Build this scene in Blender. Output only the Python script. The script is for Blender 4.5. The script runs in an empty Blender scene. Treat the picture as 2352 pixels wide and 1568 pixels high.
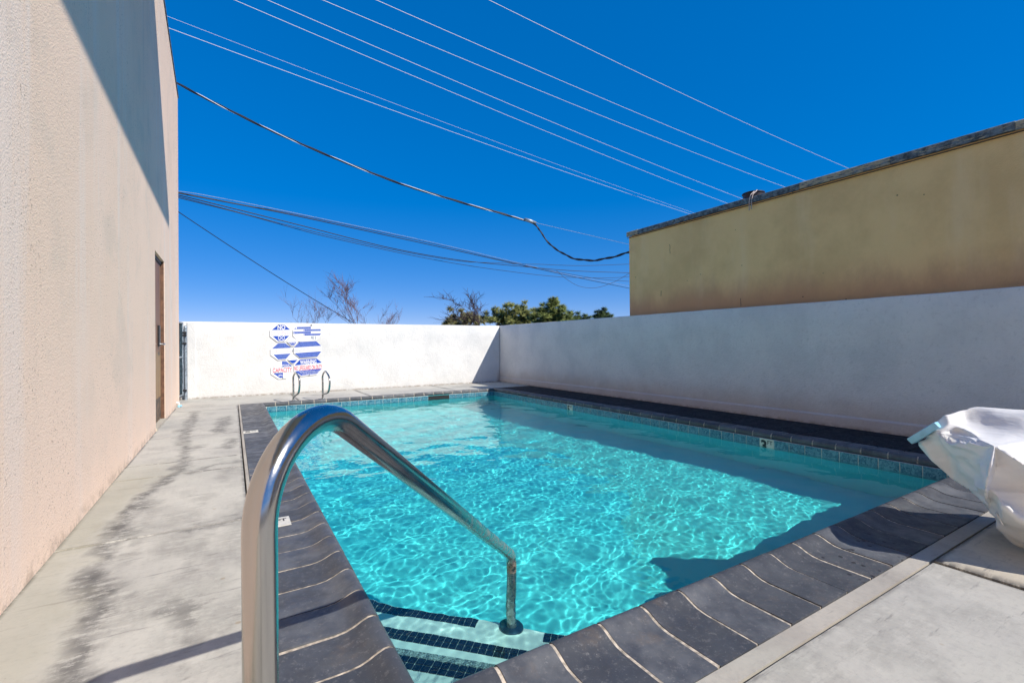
import bpy, bmesh, math, random
import numpy as np
from mathutils import Vector, Matrix, noise as mnoise
R = math.radians
random.seed(7)
sc = bpy.context.scene
col = sc.collection

# ------------------------------------------------------------------ camera
FPX, CX, CY = 1069.0, 1176.0, 784.0          # focal length and centre in photo pixels (2352 wide)
_y, _r, _p = R(30.98), R(0.497), math.atan(4.4 / FPX)
CF = Vector((math.sin(_y) * math.cos(_p), math.cos(_y) * math.cos(_p), math.sin(_p)))
_r0 = Vector((math.cos(_y), -math.sin(_y), 0)); _u0 = _r0.cross(CF)
CR = math.cos(_r) * _r0 - math.sin(_r) * _u0
CU = math.sin(_r) * _r0 + math.cos(_r) * _u0
CAM = Vector((0, 0, 1.0))
cam = bpy.data.cameras.new('camera'); cam_o = bpy.data.objects.new('camera', cam); col.objects.link(cam_o)
cam.sensor_width = 36; cam.lens = 36 * FPX / 2352; cam.clip_start = .02; cam.clip_end = 2000
M = Matrix((CR, CU, -CF)).transposed().to_4x4(); M.translation = CAM
cam_o.matrix_world = M
sc.camera = cam_o

# ------------------------------------------------------------------ sky, sun, exposure
SUN_D = Vector((-.575, 1.07, -1.0)).normalized()
w = bpy.data.worlds.new('World'); sc.world = w; w.use_nodes = True
nt = w.node_tree; bg = nt.nodes['Background']
sk = nt.nodes.new('ShaderNodeTexSky'); sk.sky_type = 'NISHITA'; sk.sun_disc = False
sk.sun_elevation = math.asin(-SUN_D.z); sk.sun_rotation = math.atan2(-SUN_D.x, -SUN_D.y)
sk.air_density = .6; sk.dust_density = 0; sk.ozone_density = 6; sk.altitude = 700
gm = nt.nodes.new('ShaderNodeGamma'); gm.inputs[1].default_value = .4
hs = nt.nodes.new('ShaderNodeHueSaturation'); hs.inputs['Saturation'].default_value = 2.2; hs.inputs['Hue'].default_value = .51
wb = nt.nodes.new('ShaderNodeMix'); wb.data_type = 'RGBA'; wb.blend_type = 'MULTIPLY'; wb.inputs[0].default_value = 1; wb.inputs[7].default_value = (1, .83, .93, 1)
nt.links.new(sk.outputs[0], gm.inputs[0]); nt.links.new(gm.outputs[0], hs.inputs['Color'])
nt.links.new(hs.outputs[0], wb.inputs[6]); nt.links.new(wb.outputs[2], bg.inputs[0])
bg.inputs[1].default_value = .285
sun = bpy.data.lights.new('sun', 'SUN'); sun.energy = 3.6; sun.angle = R(.53); sun.color = (1, .93, .83)
sun.cycles.is_caustics_light = True
sun_o = bpy.data.objects.new('sun', sun); col.objects.link(sun_o)
sun_o.rotation_euler = SUN_D.to_track_quat('-Z', 'Y').to_euler(); sun_o.location = (8, -12, 14)
vs = sc.view_settings; vs.view_transform = 'Standard'; vs.look = 'None'; vs.gamma = 1; vs.use_curve_mapping = False
vs.exposure = 0.60
cy = sc.cycles
cy.use_denoising = True; cy.max_bounces = 14; cy.diffuse_bounces = 5; cy.transmission_bounces = 10; cy.glossy_bounces = 6
cy.sample_clamp_indirect = 6; cy.caustics_refractive = True; cy.caustics_reflective = False

# ------------------------------------------------------------------ measuring helpers (photo pixel -> place)
def ray(x, y): return CF + CR * ((x - CX) / FPX) - CU * ((y - CY) / FPX)
def on_z(x, y, z=0.0):
    d = ray(x, y); return CAM + d * ((z - 1.0) / d.z)
def on_x(x, y, X):
    d = ray(x, y); return CAM + d * (X / d.x)
def on_y(x, y, Y):
    d = ray(x, y); return CAM + d * (Y / d.y)
def at_depth(x, y, d): return CAM + ray(x, y) * d

# ------------------------------------------------------------------ material helpers
class Mat:
    def __init__(s, name):
        s.m = bpy.data.materials.new(name); s.m.use_nodes = True; s.nt = s.m.node_tree
        s.b = s.nt.nodes['Principled BSDF']; s._pos = None
    def n(s, t, **kw):
        nd = s.nt.nodes.new('ShaderNode' + t)
        for k, v in kw.items():
            if k in nd.inputs.keys() or k[0] == 'i' and k[1:].isdigit():
                inp = nd.inputs[int(k[1:])] if k[0] == 'i' and k[1:].isdigit() else nd.inputs[k]
                s.set(inp, v)
            else: setattr(nd, k, v)
        return nd
    def set(s, inp, v):
        if isinstance(v, bpy.types.NodeSocket): s.nt.links.new(v, inp)
        elif isinstance(v, bpy.types.Node): s.nt.links.new(v.outputs[0], inp)
        elif isinstance(v, (tuple, list)) and len(v) == 3 and inp.type == 'RGBA': inp.default_value = (*v, 1)
        else: inp.default_value = v
    def pos(s):
        if s._pos is None: s._pos = s.n('NewGeometry').outputs['Position']
        return s._pos
    def map(s, scale=(1, 1, 1), loc=(0, 0, 0), rot=(0, 0, 0), src=None):
        nd = s.n('Mapping'); s.set(nd.inputs['Vector'], src or s.pos()); nd.inputs['Scale'].default_value = scale
        nd.inputs['Location'].default_value = loc; nd.inputs['Rotation'].default_value = rot; return nd.outputs[0]
    def noise(s, scale, detail=4, rough=.55, vec=None, dist=0.0):
        nd = s.n('TexNoise', Scale=scale, Detail=detail, Roughness=rough, Distortion=dist); s.set(nd.inputs['Vector'], vec or s.pos()); return nd.outputs['Fac']
    def vor(s, scale, vec=None, feature='F1', out='Distance', rnd=1.0):
        nd = s.n('TexVoronoi', feature=feature, Scale=scale, Randomness=rnd); s.set(nd.inputs['Vector'], vec or s.pos()); return nd.outputs[out]
    def ramp(s, fac, a, b, va=0.0, vb=1.0, smooth=True):
        nd = s.n('MapRange'); nd.interpolation_type = 'SMOOTHSTEP' if smooth else 'LINEAR'
        s.set(nd.inputs[0], fac)
        for i, v in zip((1, 2, 3, 4), (a, b, va, vb)): s.set(nd.inputs[i], v)
        return nd.outputs[0]
    def math(s, op, a, b=0.0, c=None):
        nd = s.n('Math', operation=op); s.set(nd.inputs[0], a); s.set(nd.inputs[1], b)
        if c is not None: s.set(nd.inputs[2], c)
        return nd.outputs[0]
    def mix(s, fac, a, b, mode='MIX'):
        nd = s.n('Mix', data_type='RGBA', blend_type=mode)
        s.set(nd.inputs[0], fac); s.set(nd.inputs[6], a); s.set(nd.inputs[7], b); return nd.outputs[2]
    def xyz(s, vec=None):
        nd = s.n('SeparateXYZ'); s.set(nd.inputs[0], vec or s.pos()); return nd.outputs
    def rnd(s): return s.n('ObjectInfo').outputs['Random']
    def attr(s, name): return s.n('Attribute', attribute_name=name).outputs['Fac']
    def bump(s, h, strength=.5, dist=.01, normal=None):
        nd = s.n('Bump', Strength=strength, Distance=dist); s.set(nd.inputs['Height'], h)
        if normal is not None: s.set(nd.inputs['Normal'], normal)
        return nd.outputs[0]
    def out(s, color=None, rough=None, metal=None, normal=None, spec=None, **kw):
        for k, v in (('Base Color', color), ('Roughness', rough), ('Metallic', metal), ('Normal', normal), ('Specular IOR Level', spec)):
            if v is not None: s.set(s.b.inputs[k], v)
        for k, v in kw.items(): s.set(s.b.inputs[k], v)
        return s.m

def plain(name, c, rough=.6, metal=0.0, var=.12, scale=30, bump=0.0):
    m = Mat(name); n = m.noise(scale, 5)
    c2 = tuple(max(0, x * (1 - 2 * var)) for x in c); c1 = tuple(min(1, x * (1 + var)) for x in c)
    colr = m.mix(m.ramp(n, .3, .7), c2, c1)
    return m.out(colr, rough, metal, m.bump(n, bump, .004) if bump else None)

def mat_left_stucco():
    m = Mat('peach_stucco'); x, y, z = m.xyz()
    big = m.noise(.55, 5, .6); patch = m.noise(1.7, 6, .6)
    streak = m.noise(1.0, 6, .65, m.map((1, 2.6, .16)))
    thin = m.noise(1.0, 4, .6, m.map((1, 11, .35)))
    c = m.mix(m.ramp(big, .35, .68), (.98, .73, .55), (.93, .70, .525))
    c = m.mix(m.ramp(streak, .50, .66, 0, .5), c, (.90, .79, .70))
    c = m.mix(m.ramp(patch, .50, .68, 0, .38), c, (.70, .58, .46))
    c = m.mix(m.ramp(z, 0, 1.6, .55, 0), c, (.95, .755, .61))
    c = m.mix(m.math('MULTIPLY', m.ramp(thin, .56, .72), m.ramp(z, 1.5, 3.5, .05, .3)), c, (.52, .45, .39))
    # water-run streaks under the soffit, and dark pits
    pit = m.noise(75, 3, .6)
    gate = m.ramp(m.noise(1.9, 5, .65), .40, .62)
    c = m.mix(m.math('MULTIPLY', m.ramp(pit, .41, .30), m.math('ADD', m.math('MULTIPLY', gate, .6), .15)), c, (.16, .12, .09))
    base = m.math('MULTIPLY', m.ramp(z, .0, .10, 1, 0), m.ramp(m.noise(9, 5, .7), .42, .6))
    c = m.mix(m.math('MULTIPLY', base, .5), c, (.35, .27, .2))
    h = m.math('ADD', m.math('MULTIPLY', m.noise(125, 3, .6), 1.0), m.math('MULTIPLY', m.vor(95, feature='SMOOTH_F1'), .5))
    nb = m.bump(h, .5, .006)
    return m.out(c, .93, None, nb, .2)

def mat_white_stucco():
    m = Mat('white_stucco'); x, y, z = m.xyz()
    c = m.mix(m.ramp(m.noise(1.6, 6, .6), .38, .7), (.74, .74, .73), (.64, .65, .65))
    c = m.mix(m.ramp(m.noise(1.0, 5, .6, m.map((2.2, 2.2, .5))), .55, .78, 0, .35), c, (.53, .55, .56))
    c = m.mix(m.ramp(m.noise(26, 5, .7), .52, .72, 0, .45), c, (.50, .51, .51))
    dirt_bounce = m.math('MULTIPLY', m.ramp(m.math('ADD', z, m.math('MULTIPLY', m.noise(2.2, 6, .65), .35)), .14, .62, 1, 0), m.ramp(x, 5.9, 5.99))  # warm bounce light painted in with real dirt, low on the right wall
    c = m.mix(m.math('MULTIPLY', dirt_bounce, .6), c, (.46, .36, .29))
    foot = m.math('MULTIPLY', m.ramp(z, .0, .05, 1, 0), m.ramp(m.noise(11, 6, .7), .35, .6))
    c = m.mix(m.math('MULTIPLY', foot, .75), c, (.30, .23, .17))
    h = m.math('ADD', m.noise(55, 5, .6), m.math('MULTIPLY', m.noise(9, 4, .6), 1.2))
    return m.out(c, .92, None, m.bump(h, .8, .009), .2)

def mat_tan_stucco():
    m = Mat('tan_stucco'); x, y, z = m.xyz()
    c = m.mix(m.ramp(m.noise(1.1, 6, .65), .35, .68), (.89, .61, .285), (.75, .50, .23))
    c = m.mix(m.ramp(m.noise(1.0, 5, .6, m.map((1, 1.9, .35))), .50, .75, 0, .6), c, (.90, .67, .38))
    lev = m.math('ADD', z, m.math('MULTIPLY', m.math('SUBTRACT', m.noise(1.0, 6, .7, m.map((1, 1.1, .55))), .5), 1.3))
    c = m.mix(m.ramp(lev, 2.02, 1.55, 0, .75), c, (.60, .36, .195))
    c = m.mix(m.ramp(m.vor(3.2), .035, .02, 0, .8), c, (.07, .05, .03))
    h = m.noise(60, 5, .6)
    return m.out(c, .95, None, m.bump(h, .6, .008), .15)

def mat_concrete(name='concrete', a=(.525, .51, .46), b=(.43, .418, .385)):
    m = Mat(name); x, y, z = m.xyz()
    c = m.mix(m.ramp(m.noise(1.5, 6, .62), .33, .68), a, b)
    c = m.mix(m.ramp(m.noise(.8, 4, .6), .45, .7, 0, .5), c, (.48, .48, .42))
    c = m.mix(m.ramp(m.noise(38, 5, .7), .45, .75, 0, .35), c, (.27, .26, .25))
    scr = m.noise(1.0, 5, .7, m.map((3.2, 26, 1), rot=(0, 0, .18)))
    c = m.mix(m.ramp(scr, .58, .70, 0, .6), c, (.20, .195, .19))
    c = m.mix(m.ramp(m.noise(2.4, 8, .72), .50, .68, 0, .4), c, tuple(x * .66 for x in b)); c = m.mix(m.ramp(m.vor(4.3, m.map((1, 1, 0), (.3, .2, 0))), .055, .03, 0, .5), c, (.34, .26, .16))
    st = m.attr('stain'); brk = m.math('ADD', m.math('MULTIPLY', m.noise(14, 7, .75), .55), m.math('MULTIPLY', m.noise(1.0, 6, .75, m.map((6, 34, 1), rot=(0, 0, .2))), .45))
    stf = m.math('MULTIPLY', st, m.ramp(brk, .40, .53, .15, 1.0))
    c = m.mix(m.math('MULTIPLY', stf, .95), c, (.088, .086, .085))
    ol = m.attr('olive'); c = m.mix(m.math('MULTIPLY', ol, .6), c, (.36, .34, .255))
    c = m.mix(m.ramp(m.noise(120, 2), .30, .22, 0, .4), c, (.1, .1, .1))
    h = m.math('ADD', m.noise(45, 6, .65), m.math('MULTIPLY', m.noise(1.0, 4, .6, m.map((10, 80, 1))), .5))
    return m.out(c, .88, None, m.bump(h, .28, .004), .25)

def mat_slate(name, a, b, rough=.42, drops=False):
    m = Mat(name); rv = m.rnd()
    vec = m.n('VectorMath', operation='ADD'); m.set(vec.inputs[0], m.pos()); m.set(vec.inputs[1], m.n('CombineXYZ', i0=m.math('MULTIPLY', rv, 37.0), i1=rv, i2=rv).outputs[0])
    v = vec.outputs[0]
    c = m.mix(m.ramp(m.noise(7, 6, .62, v), .3, .7), a, b)
    c = m.mix(m.ramp(rv, 0, 1, 0, .75), c, tuple(x * .72 for x in b))
    c = m.mix(m.ramp(m.noise(5.5, 6, .7, v), .55, .72, 0, .55), c, tuple(x * y for x, y in zip(a, (1.05, .80, .60))))
    c = m.mix(m.ramp(m.noise(40, 6, .8, v), .52, .70, 0, .6), c, (.20, .20, .205))
    c = m.mix(m.ramp(m.noise(160, 2, .5, v), .68, .75, 0, .4), c, (.3, .3, .3))
    if drops:
        x, y, z = m.xyz()
        dmask = m.math('MULTIPLY', m.math('MULTIPLY', m.ramp(x, 2.15, 2.3), m.ramp(x, 2.95, 2.8)), m.ramp(y, 1.2, 1.1))
        d = m.ramp(m.vor(19, m.map((1, 1, 0))), .20, .16)
        c = m.mix(m.math('MULTIPLY', m.math('MULTIPLY', d, dmask), .85), c, (.018, .017, .02))
    r = m.ramp(m.noise(12, 4, .6, v), .3, .7, rough - .1, rough + .14)
    return m.out(c, r, None, m.bump(m.noise(30, 5, .6, v), .12, .003), .3)

def mat_water_tile():
    m = Mat('blue_mottled_tile'); rv = m.rnd()
    vec = m.n('VectorMath', operation='ADD'); m.set(vec.inputs[0], m.pos()); m.set(vec.inputs[1], m.n('CombineXYZ', i0=m.math('MULTIPLY', rv, 29.0), i1=rv, i2=rv).outputs[0])
    n = m.noise(34, 5, .65, vec.outputs[0], 1.2)
    c = m.mix(m.ramp(n, .36, .62), (.02, .11, .18), (.14, .33, .40))
    c = m.mix(m.ramp(m.noise(70, 4, .6, vec.outputs[0]), .58, .7, 0, .6), c, (.02, .07, .17))
    return m.out(c, .18, None, None, .5)

def mat_plaster(name, c0, c1):
    m = Mat(name); c = m.mix(m.ramp(m.noise(2.6, 5, .6), .32, .68), c0, c1)
    c = m.mix(m.ramp(m.noise(60, 3), .32, .24, 0, .3), c, tuple(x * .6 for x in c0))
    return m.out(c, .8)

def mat_water():
    m = Mat('pool_water'); nt = m.nt; nt.nodes.remove(m.b)
    gl = m.n('BsdfGlass', IOR=1.33, Roughness=0.0, Color=(.74, .995, .99))
    nt.links.new(gl.outputs[0], nt.nodes['Material Output'].inputs['Surface']); return m.m

def mat_steel():
    m = Mat('stainless_steel'); x, y, z = m.xyz()
    n = m.noise(28, 6, .7); fine = m.noise(1.0, 3, .6, m.map((300, 300, 24)))
    scale = m.math('MULTIPLY', m.ramp(z, .62, .1), m.ramp(n, .34, .66))
    c = m.mix(m.math('MULTIPLY', scale, .6), (.47, .465, .455), (.20, .24, .215))
    rust = m.math('MULTIPLY', m.ramp(z, -.02, -.085), m.ramp(z, -.13, -.10))
    c = m.mix(m.math('MULTIPLY', rust, .6), c, (.40, .25, .15))
    met = m.ramp(scale, 0, 1, 1.0, .55)
    r = m.math('ADD', m.ramp(n, .3, .7, .15, .22), m.math('MULTIPLY', scale, .25))
    return m.out(c, r, met, m.bump(fine, .025, .001))

def mat_flashing():
    m = Mat('peeling_flashing'); rv = m.rnd()
    v = m.map((2.2, 2.2, 14)); n = m.noise(4.5, 7, .75, v)
    thr = m.ramp(rv, 0, 1, .30, .54)
    f = m.ramp(m.math('SUBTRACT', n, thr), -.03, .03)
    dark = m.mix(m.ramp(m.noise(14, 5, .7), .35, .65), (.035, .05, .06), (.17, .22, .25))
    c = m.mix(f, (.42, .355, .24), dark)
    c = m.mix(m.ramp(m.noise(22, 5, .8), .60, .68, 0, .8), c, (.02, .02, .02))
    return m.out(c, .75, .0, m.bump(n, .3, .004))

def mat_vinyl():
    m = Mat('white_vinyl'); x, y, z = m.xyz()
    c = m.mix(m.ramp(m.noise(5, 5, .6), .35, .7), (.82, .82, .82), (.74, .745, .74))
    c = m.mix(m.ramp(z, .30, .02, 0, .55), c, (.68, .64, .53))
    c = m.mix(m.ramp(m.vor(5.5, m.map((1, 1, 1), (.35, .1, .15))), .075, .03, 0, .5), c, (.4, .38, .36))
    h = m.math('ADD', m.noise(1.0, 3, .5, m.map((4, 4, 11), rot=(.4, .5, .6)), dist=1.2), m.math('MULTIPLY', m.noise(1.0, 2, .5, m.map((14, 14, 30), rot=(-.5, .3, .9)), dist=1.0), .3))
    return m.out(c, .55, None, m.bump(h, .28, .03), .3)

def mat_foliage(name, a, b):
    m = Mat(name); c = m.mix(m.rnd() if False else m.ramp(m.noise(2.0, 4, .6), .35, .65), a, b)
    return m.out(c, .7, None, None, .3)

def mat_bark(name, a, b):
    m = Mat(name); c = m.mix(m.ramp(m.noise(6, 5, .6), .35, .65), a, b); return m.out(c, .9)

def mat_door():
    m = Mat('weathered_wood'); x, y, z = m.xyz()
    g = m.noise(1.0, 6, .6, m.map((14, 14, .8)))
    c = m.mix(m.ramp(g, .35, .65), (.34, .17, .095), (.22, .11, .065))
    low = m.mix(m.ramp(g, .35, .65), (.42, .26, .12), (.33, .19, .085))
    c = m.mix(m.ramp(m.math('ADD', z, m.math('MULTIPLY', m.noise(4, 4), .2)), 1.08, .98), c, low)
    c = m.mix(m.math('MULTIPLY', m.ramp(z, .35, .05), m.ramp(m.noise(12, 6, .7), .42, .58)), c, (.10, .06, .035))
    return m.out(c, .6, None, m.bump(g, .2, .003))

LEFT = mat_left_stucco(); WHITE = mat_white_stucco(); TAN = mat_tan_stucco()
CONC = mat_concrete(); CONC2 = mat_concrete('warm_concrete', (.58, .54, .45), (.49, .44, .36))
SLATE = mat_slate('slate_coping', (.140, .148, .162), (.066, .072, .086), .46, True)
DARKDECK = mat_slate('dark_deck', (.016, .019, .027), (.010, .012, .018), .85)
MORTAR = plain('mortar', (.52, .455, .375), .9, 0, .3, 40, .6)
STRIPM = mat_concrete('mortar_strip_concrete', (.46, .43, .38), (.36, .335, .30))
TILE = mat_water_tile(); GROUT = plain('tile_grout', (.62, .66, .62), .9, 0, .1, 60)
PLASTER = mat_plaster('water_tinted_plaster', (.14, .80, .83), (.10, .74, .79))  # turquoise of light absorbed in deep water, put into the plaster colour
STEPM = mat_plaster('pale_step_plaster', (.82, .88, .84), (.76, .85, .81))
NAVY = plain('navy_mosaic', (.016, .022, .034), .25, 0, .3, 80)
GREYT = plain('grey_mosaic', (.42, .50, .49), .5, 0, .4, 150)  # lighter grey tiles for one row on the top step
WATER = mat_water(); STEEL = mat_steel(); FLASH = mat_flashing(); VINYL = mat_vinyl()
DOORM = mat_door(); FRAMEM = plain('brown_frame_paint', (.17, .085, .05), .55, 0, .2, 20)
BLACK = plain('black_rubber', (.012, .012, .013), .6); DARKMETAL = plain('dark_metal', (.05, .05, .055), .45, .6)
CHROME = plain('worn_chrome', (.55, .60, .65), .25, 1.0); GALV = plain('galvanised_steel', (.36, .42, .48), .45, .5, .2, 40)
ALU = plain('bare_aluminium_wire', (.86, .87, .9), .45, 0.0, .03); STRAND = plain('weathered_steel_strand', (.42, .43, .44), .5); CABLE = plain('cable_jacket', (.02, .021, .026), .5)
TARP = plain('blue_grey_fabric', (.065, .125, .165), .8, 0, .3, 25, .4)
SIGNW = plain('white_enamel', (.82, .83, .85), .3, 0, .03, 5); SIGNB = plain('blue_enamel', (.018, .075, .46), .35, 0, .06, 20)
RED = plain('faded_red_ink', (.72, .03, .09), .5, 0, .05); PINK = plain('sun_faded_pink_ink', (.76, .62, .68), .5, 0, .06)
INK = plain('black_ink', (.012, .012, .014), .5); NAVYINK = plain('grey_blue_ink', (.06, .12, .22), .5); PALEBLUE = plain('faded_blue_ink', (.20, .28, .58), .5, 0, .1)
MARKW = plain('marker_tile_white', (.66, .64, .56), .3, 0, .06, 30)
BLUEPLASTIC = plain('light_blue_plastic', (.32, .66, .84), .35, 0, .06, 20); WHITEPVC = plain('white_pvc', (.75, .76, .76), .4)
GROUNDM = plain('asphalt_ground', (.16, .14, .12), .95, 0, .25, 3, .3); ROOFM = plain('grey_roofing', (.22, .21, .2), .9, 0, .2, 4)
SOFFIT = plain('soffit_paint', (.62, .55, .46), .85, 0, .08, 6)
DARKHOLE = plain('skimmer_throat', (.012, .014, .016), .7)
ROPE = plain('pale_strap', (.50, .42, .38), .8); TUB = plain('dark_tub_plastic', (.03, .018, .018), .45)

# ------------------------------------------------------------------ object helpers
W = {}
def empty(name, loc=(0, 0, 0), rz=0.0, label=None, cat=None, group=None, kind=None):
    o = bpy.data.objects.new(name, None); col.objects.link(o); o.empty_display_size = .1
    o.location = loc; o.rotation_euler = (0, 0, rz)
    W[o] = Matrix.Translation(loc) @ Matrix.Rotation(rz, 4, 'Z')
    return tag(o, label, cat, group, kind)
def tag(o, label=None, cat=None, group=None, kind=None):
    for k, v in (('label', label), ('category', cat), ('group', group), ('kind', kind)):
        if v: o[k] = v
    return o
def obj(name, geo, mat, parent=None, smooth=False, auto=None):
    """geo = bmesh or (verts, faces) in world coordinates; linked as one mesh object"""
    me = bpy.data.meshes.new(name)
    if isinstance(geo, bmesh.types.BMesh): geo.to_mesh(me); geo.free()
    else: me.from_pydata([tuple(v) for v in geo[0]], [], [tuple(f) for f in geo[1]])
    me.materials.append(mat)
    if smooth: me.shade_smooth()
    if auto is not None: me.set_sharp_from_angle(angle=R(auto))
    o = bpy.data.objects.new(name, me); col.objects.link(o)
    Wp = W[parent] if parent is not None else Matrix()
    if parent is not None:
        me.transform(Wp.inverted()); o.parent = parent
    W[o] = Wp.copy(); return o
def inst(name, src, parent, mw):
    o = src.copy(); o.name = name; col.objects.link(o); o.parent = parent
    o.matrix_basis = W[parent].inverted() @ mw if parent is not None else mw
    W[o] = mw; return o
def box(bm, a, b, bev=0.0, m=None):
    vs = [bm.verts.new((x, y, z)) for z in (a[2], b[2]) for y in (a[1], b[1]) for x in (a[0], b[0])]
    if m is not None:
        for v in vs: v.co = m @ v.co
    fs = [bm.faces.new([vs[i] for i in f]) for f in ((0, 2, 3, 1), (4, 5, 7, 6), (0, 1, 5, 4), (2, 6, 7, 3), (0, 4, 6, 2), (1, 3, 7, 5))]
    if bev:
        es = list({e for f in fs for e in f.edges}); bmesh.ops.bevel(bm, geom=es, offset=bev, segments=2, affect='EDGES', profile=.5)
    return bm
def boxo(name, a, b, mat, parent=None, bev=0.0): return obj(name, box(bmesh.new(), a, b, bev), mat, parent)
def tube(bm, pts, rad, n=10, cap=True):
    pts = [Vector(p) for p in pts]; rings = []; prev = None
    for i, p in enumerate(pts):
        t = (pts[min(i + 1, len(pts) - 1)] - pts[max(i - 1, 0)]).normalized()
        if prev is None:
            a = t.cross(Vector((0, 0, 1)) if abs(t.z) < .9 else Vector((1, 0, 0))).normalized()
        else:
            a = (prev - t * prev.dot(t)).normalized()
        prev = a; b = t.cross(a); r = rad[i] if isinstance(rad, (list, tuple)) else rad
        rings.append([bm.verts.new(p + (a * math.cos(2 * math.pi * k / n) + b * math.sin(2 * math.pi * k / n)) * r) for k in range(n)])
    for r0, r1 in zip(rings, rings[1:]):
        for k in range(n): bm.faces.new((r0[k], r0[(k + 1) % n], r1[(k + 1) % n], r1[k]))
    if cap: bm.faces.new(rings[0][::-1]); bm.faces.new(rings[-1])
    return bm
def spline(pts, n=12):
    P = [Vector(p) for p in pts]; P = [2 * P[0] - P[1]] + P + [2 * P[-1] - P[-2]]; out = []
    for i in range(1, len(P) - 2):
        a, b, c, d = P[i - 1:i + 3]
        for k in range(n):
            t = k / n; out.append(.5 * ((2 * b) + (c - a) * t + (2 * a - 5 * b + 4 * c - d) * t * t + (3 * b - a - 3 * c + d) * t ** 3))
    out.append(P[-2]); return out
def fillet(pts, rads, n=10):
    P = [Vector(p) for p in pts]; out = [P[0]]
    for i in range(1, len(P) - 1):
        a, b = (P[i - 1] - P[i]), (P[i + 1] - P[i]); ang = a.angle(b); r = rads[i - 1]
        d = r / math.tan(ang / 2); p0, p1 = P[i] + a.normalized() * d, P[i] + b.normalized() * d
        c = P[i] + (a.normalized() + b.normalized()).normalized() * (r / math.sin(ang / 2))
        v0, v1 = p0 - c, p1 - c; th = v0.angle(v1)
        for k in range(n + 1):
            t = k / n; out.append(c + (v0 * math.sin((1 - t) * th) + v1 * math.sin(t * th)) / math.sin(th))
    out.append(P[-1]); return out
def prism(bm, poly, ext):
    """closed outline (3-D points, one plane) pushed along ext"""
    ext = Vector(ext); a = [bm.verts.new(p) for p in poly]; b = [bm.verts.new(Vector(p) + ext) for p in poly]; n = len(a)
    bm.faces.new(a); bm.faces.new(b[::-1])
    for i in range(n): bm.faces.new((a[i], b[i], b[(i + 1) % n], a[(i + 1) % n]))
    bmesh.ops.recalc_face_normals(bm, faces=bm.faces[:]); return bm
def text(name, body, mat, parent, frame, w=None, h=None, bold=0.0, depth=.0006):
    """flat lettering fitted to w x h; frame = matrix whose x is the baseline, z the reading side, origin the lower left corner"""
    cu = bpy.data.curves.new(name, 'FONT'); cu.body = body; cu.size = 1; cu.extrude = .001; cu.offset = bold; cu.resolution_u = 3
    t = bpy.data.objects.new(name + '_tmp', cu); col.objects.link(t); bpy.context.view_layer.update()
    me = bpy.data.meshes.new_from_object(t.evaluated_get(bpy.context.evaluated_depsgraph_get()))
    bpy.data.objects.remove(t); bpy.data.curves.remove(cu)
    co = np.empty(3 * len(me.vertices)); me.vertices.foreach_get('co', co); co = co.reshape(-1, 3)
    lo, hi = co.min(0), co.max(0); s = (h / (hi[1] - lo[1])) if h else None; sx = w / (hi[0] - lo[0]) if w else s; s = s or sx
    co[:, 0] = (co[:, 0] - lo[0]) * sx; co[:, 1] = (co[:, 1] - lo[1]) * s; co[:, 2] = (co[:, 2] + .001) / .002 * depth
    me.vertices.foreach_set('co', co.reshape(-1)); me.materials.clear(); me.materials.append(mat); me.name = name
    me.transform(W[parent].inverted() @ frame)
    o = bpy.data.objects.new(name, me); col.objects.link(o); o.parent = parent; W[o] = W[parent].copy(); return o

# ------------------------------------------------------------------ measures of the place
PX0, PX1, PY0, PY1 = .45, 4.85, 1.255, 8.86      # pool, inner edges of the coping
CW = .345                                        # coping width
WZ = -.113                                       # water level
WALLX, WALLY, WALLH = 6.025, 10.66, 1.466

# ground: one sheet to the horizon, open where the pool is
gx, gy = (-900, .2, 5.1, 900), (-900, .45, 9.1, 900)
gv = [(x, y, -.09) for y in gy for x in gx]
gf = [(j * 4 + i, j * 4 + i + 1, (j + 1) * 4 + i + 1, (j + 1) * 4 + i) for j in range(3) for i in range(3) if (i, j) != (1, 1)]
tag(obj('ground', (gv, gf), GROUNDM), 'flat ground under and beyond the pool yard', kind='structure')

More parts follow.
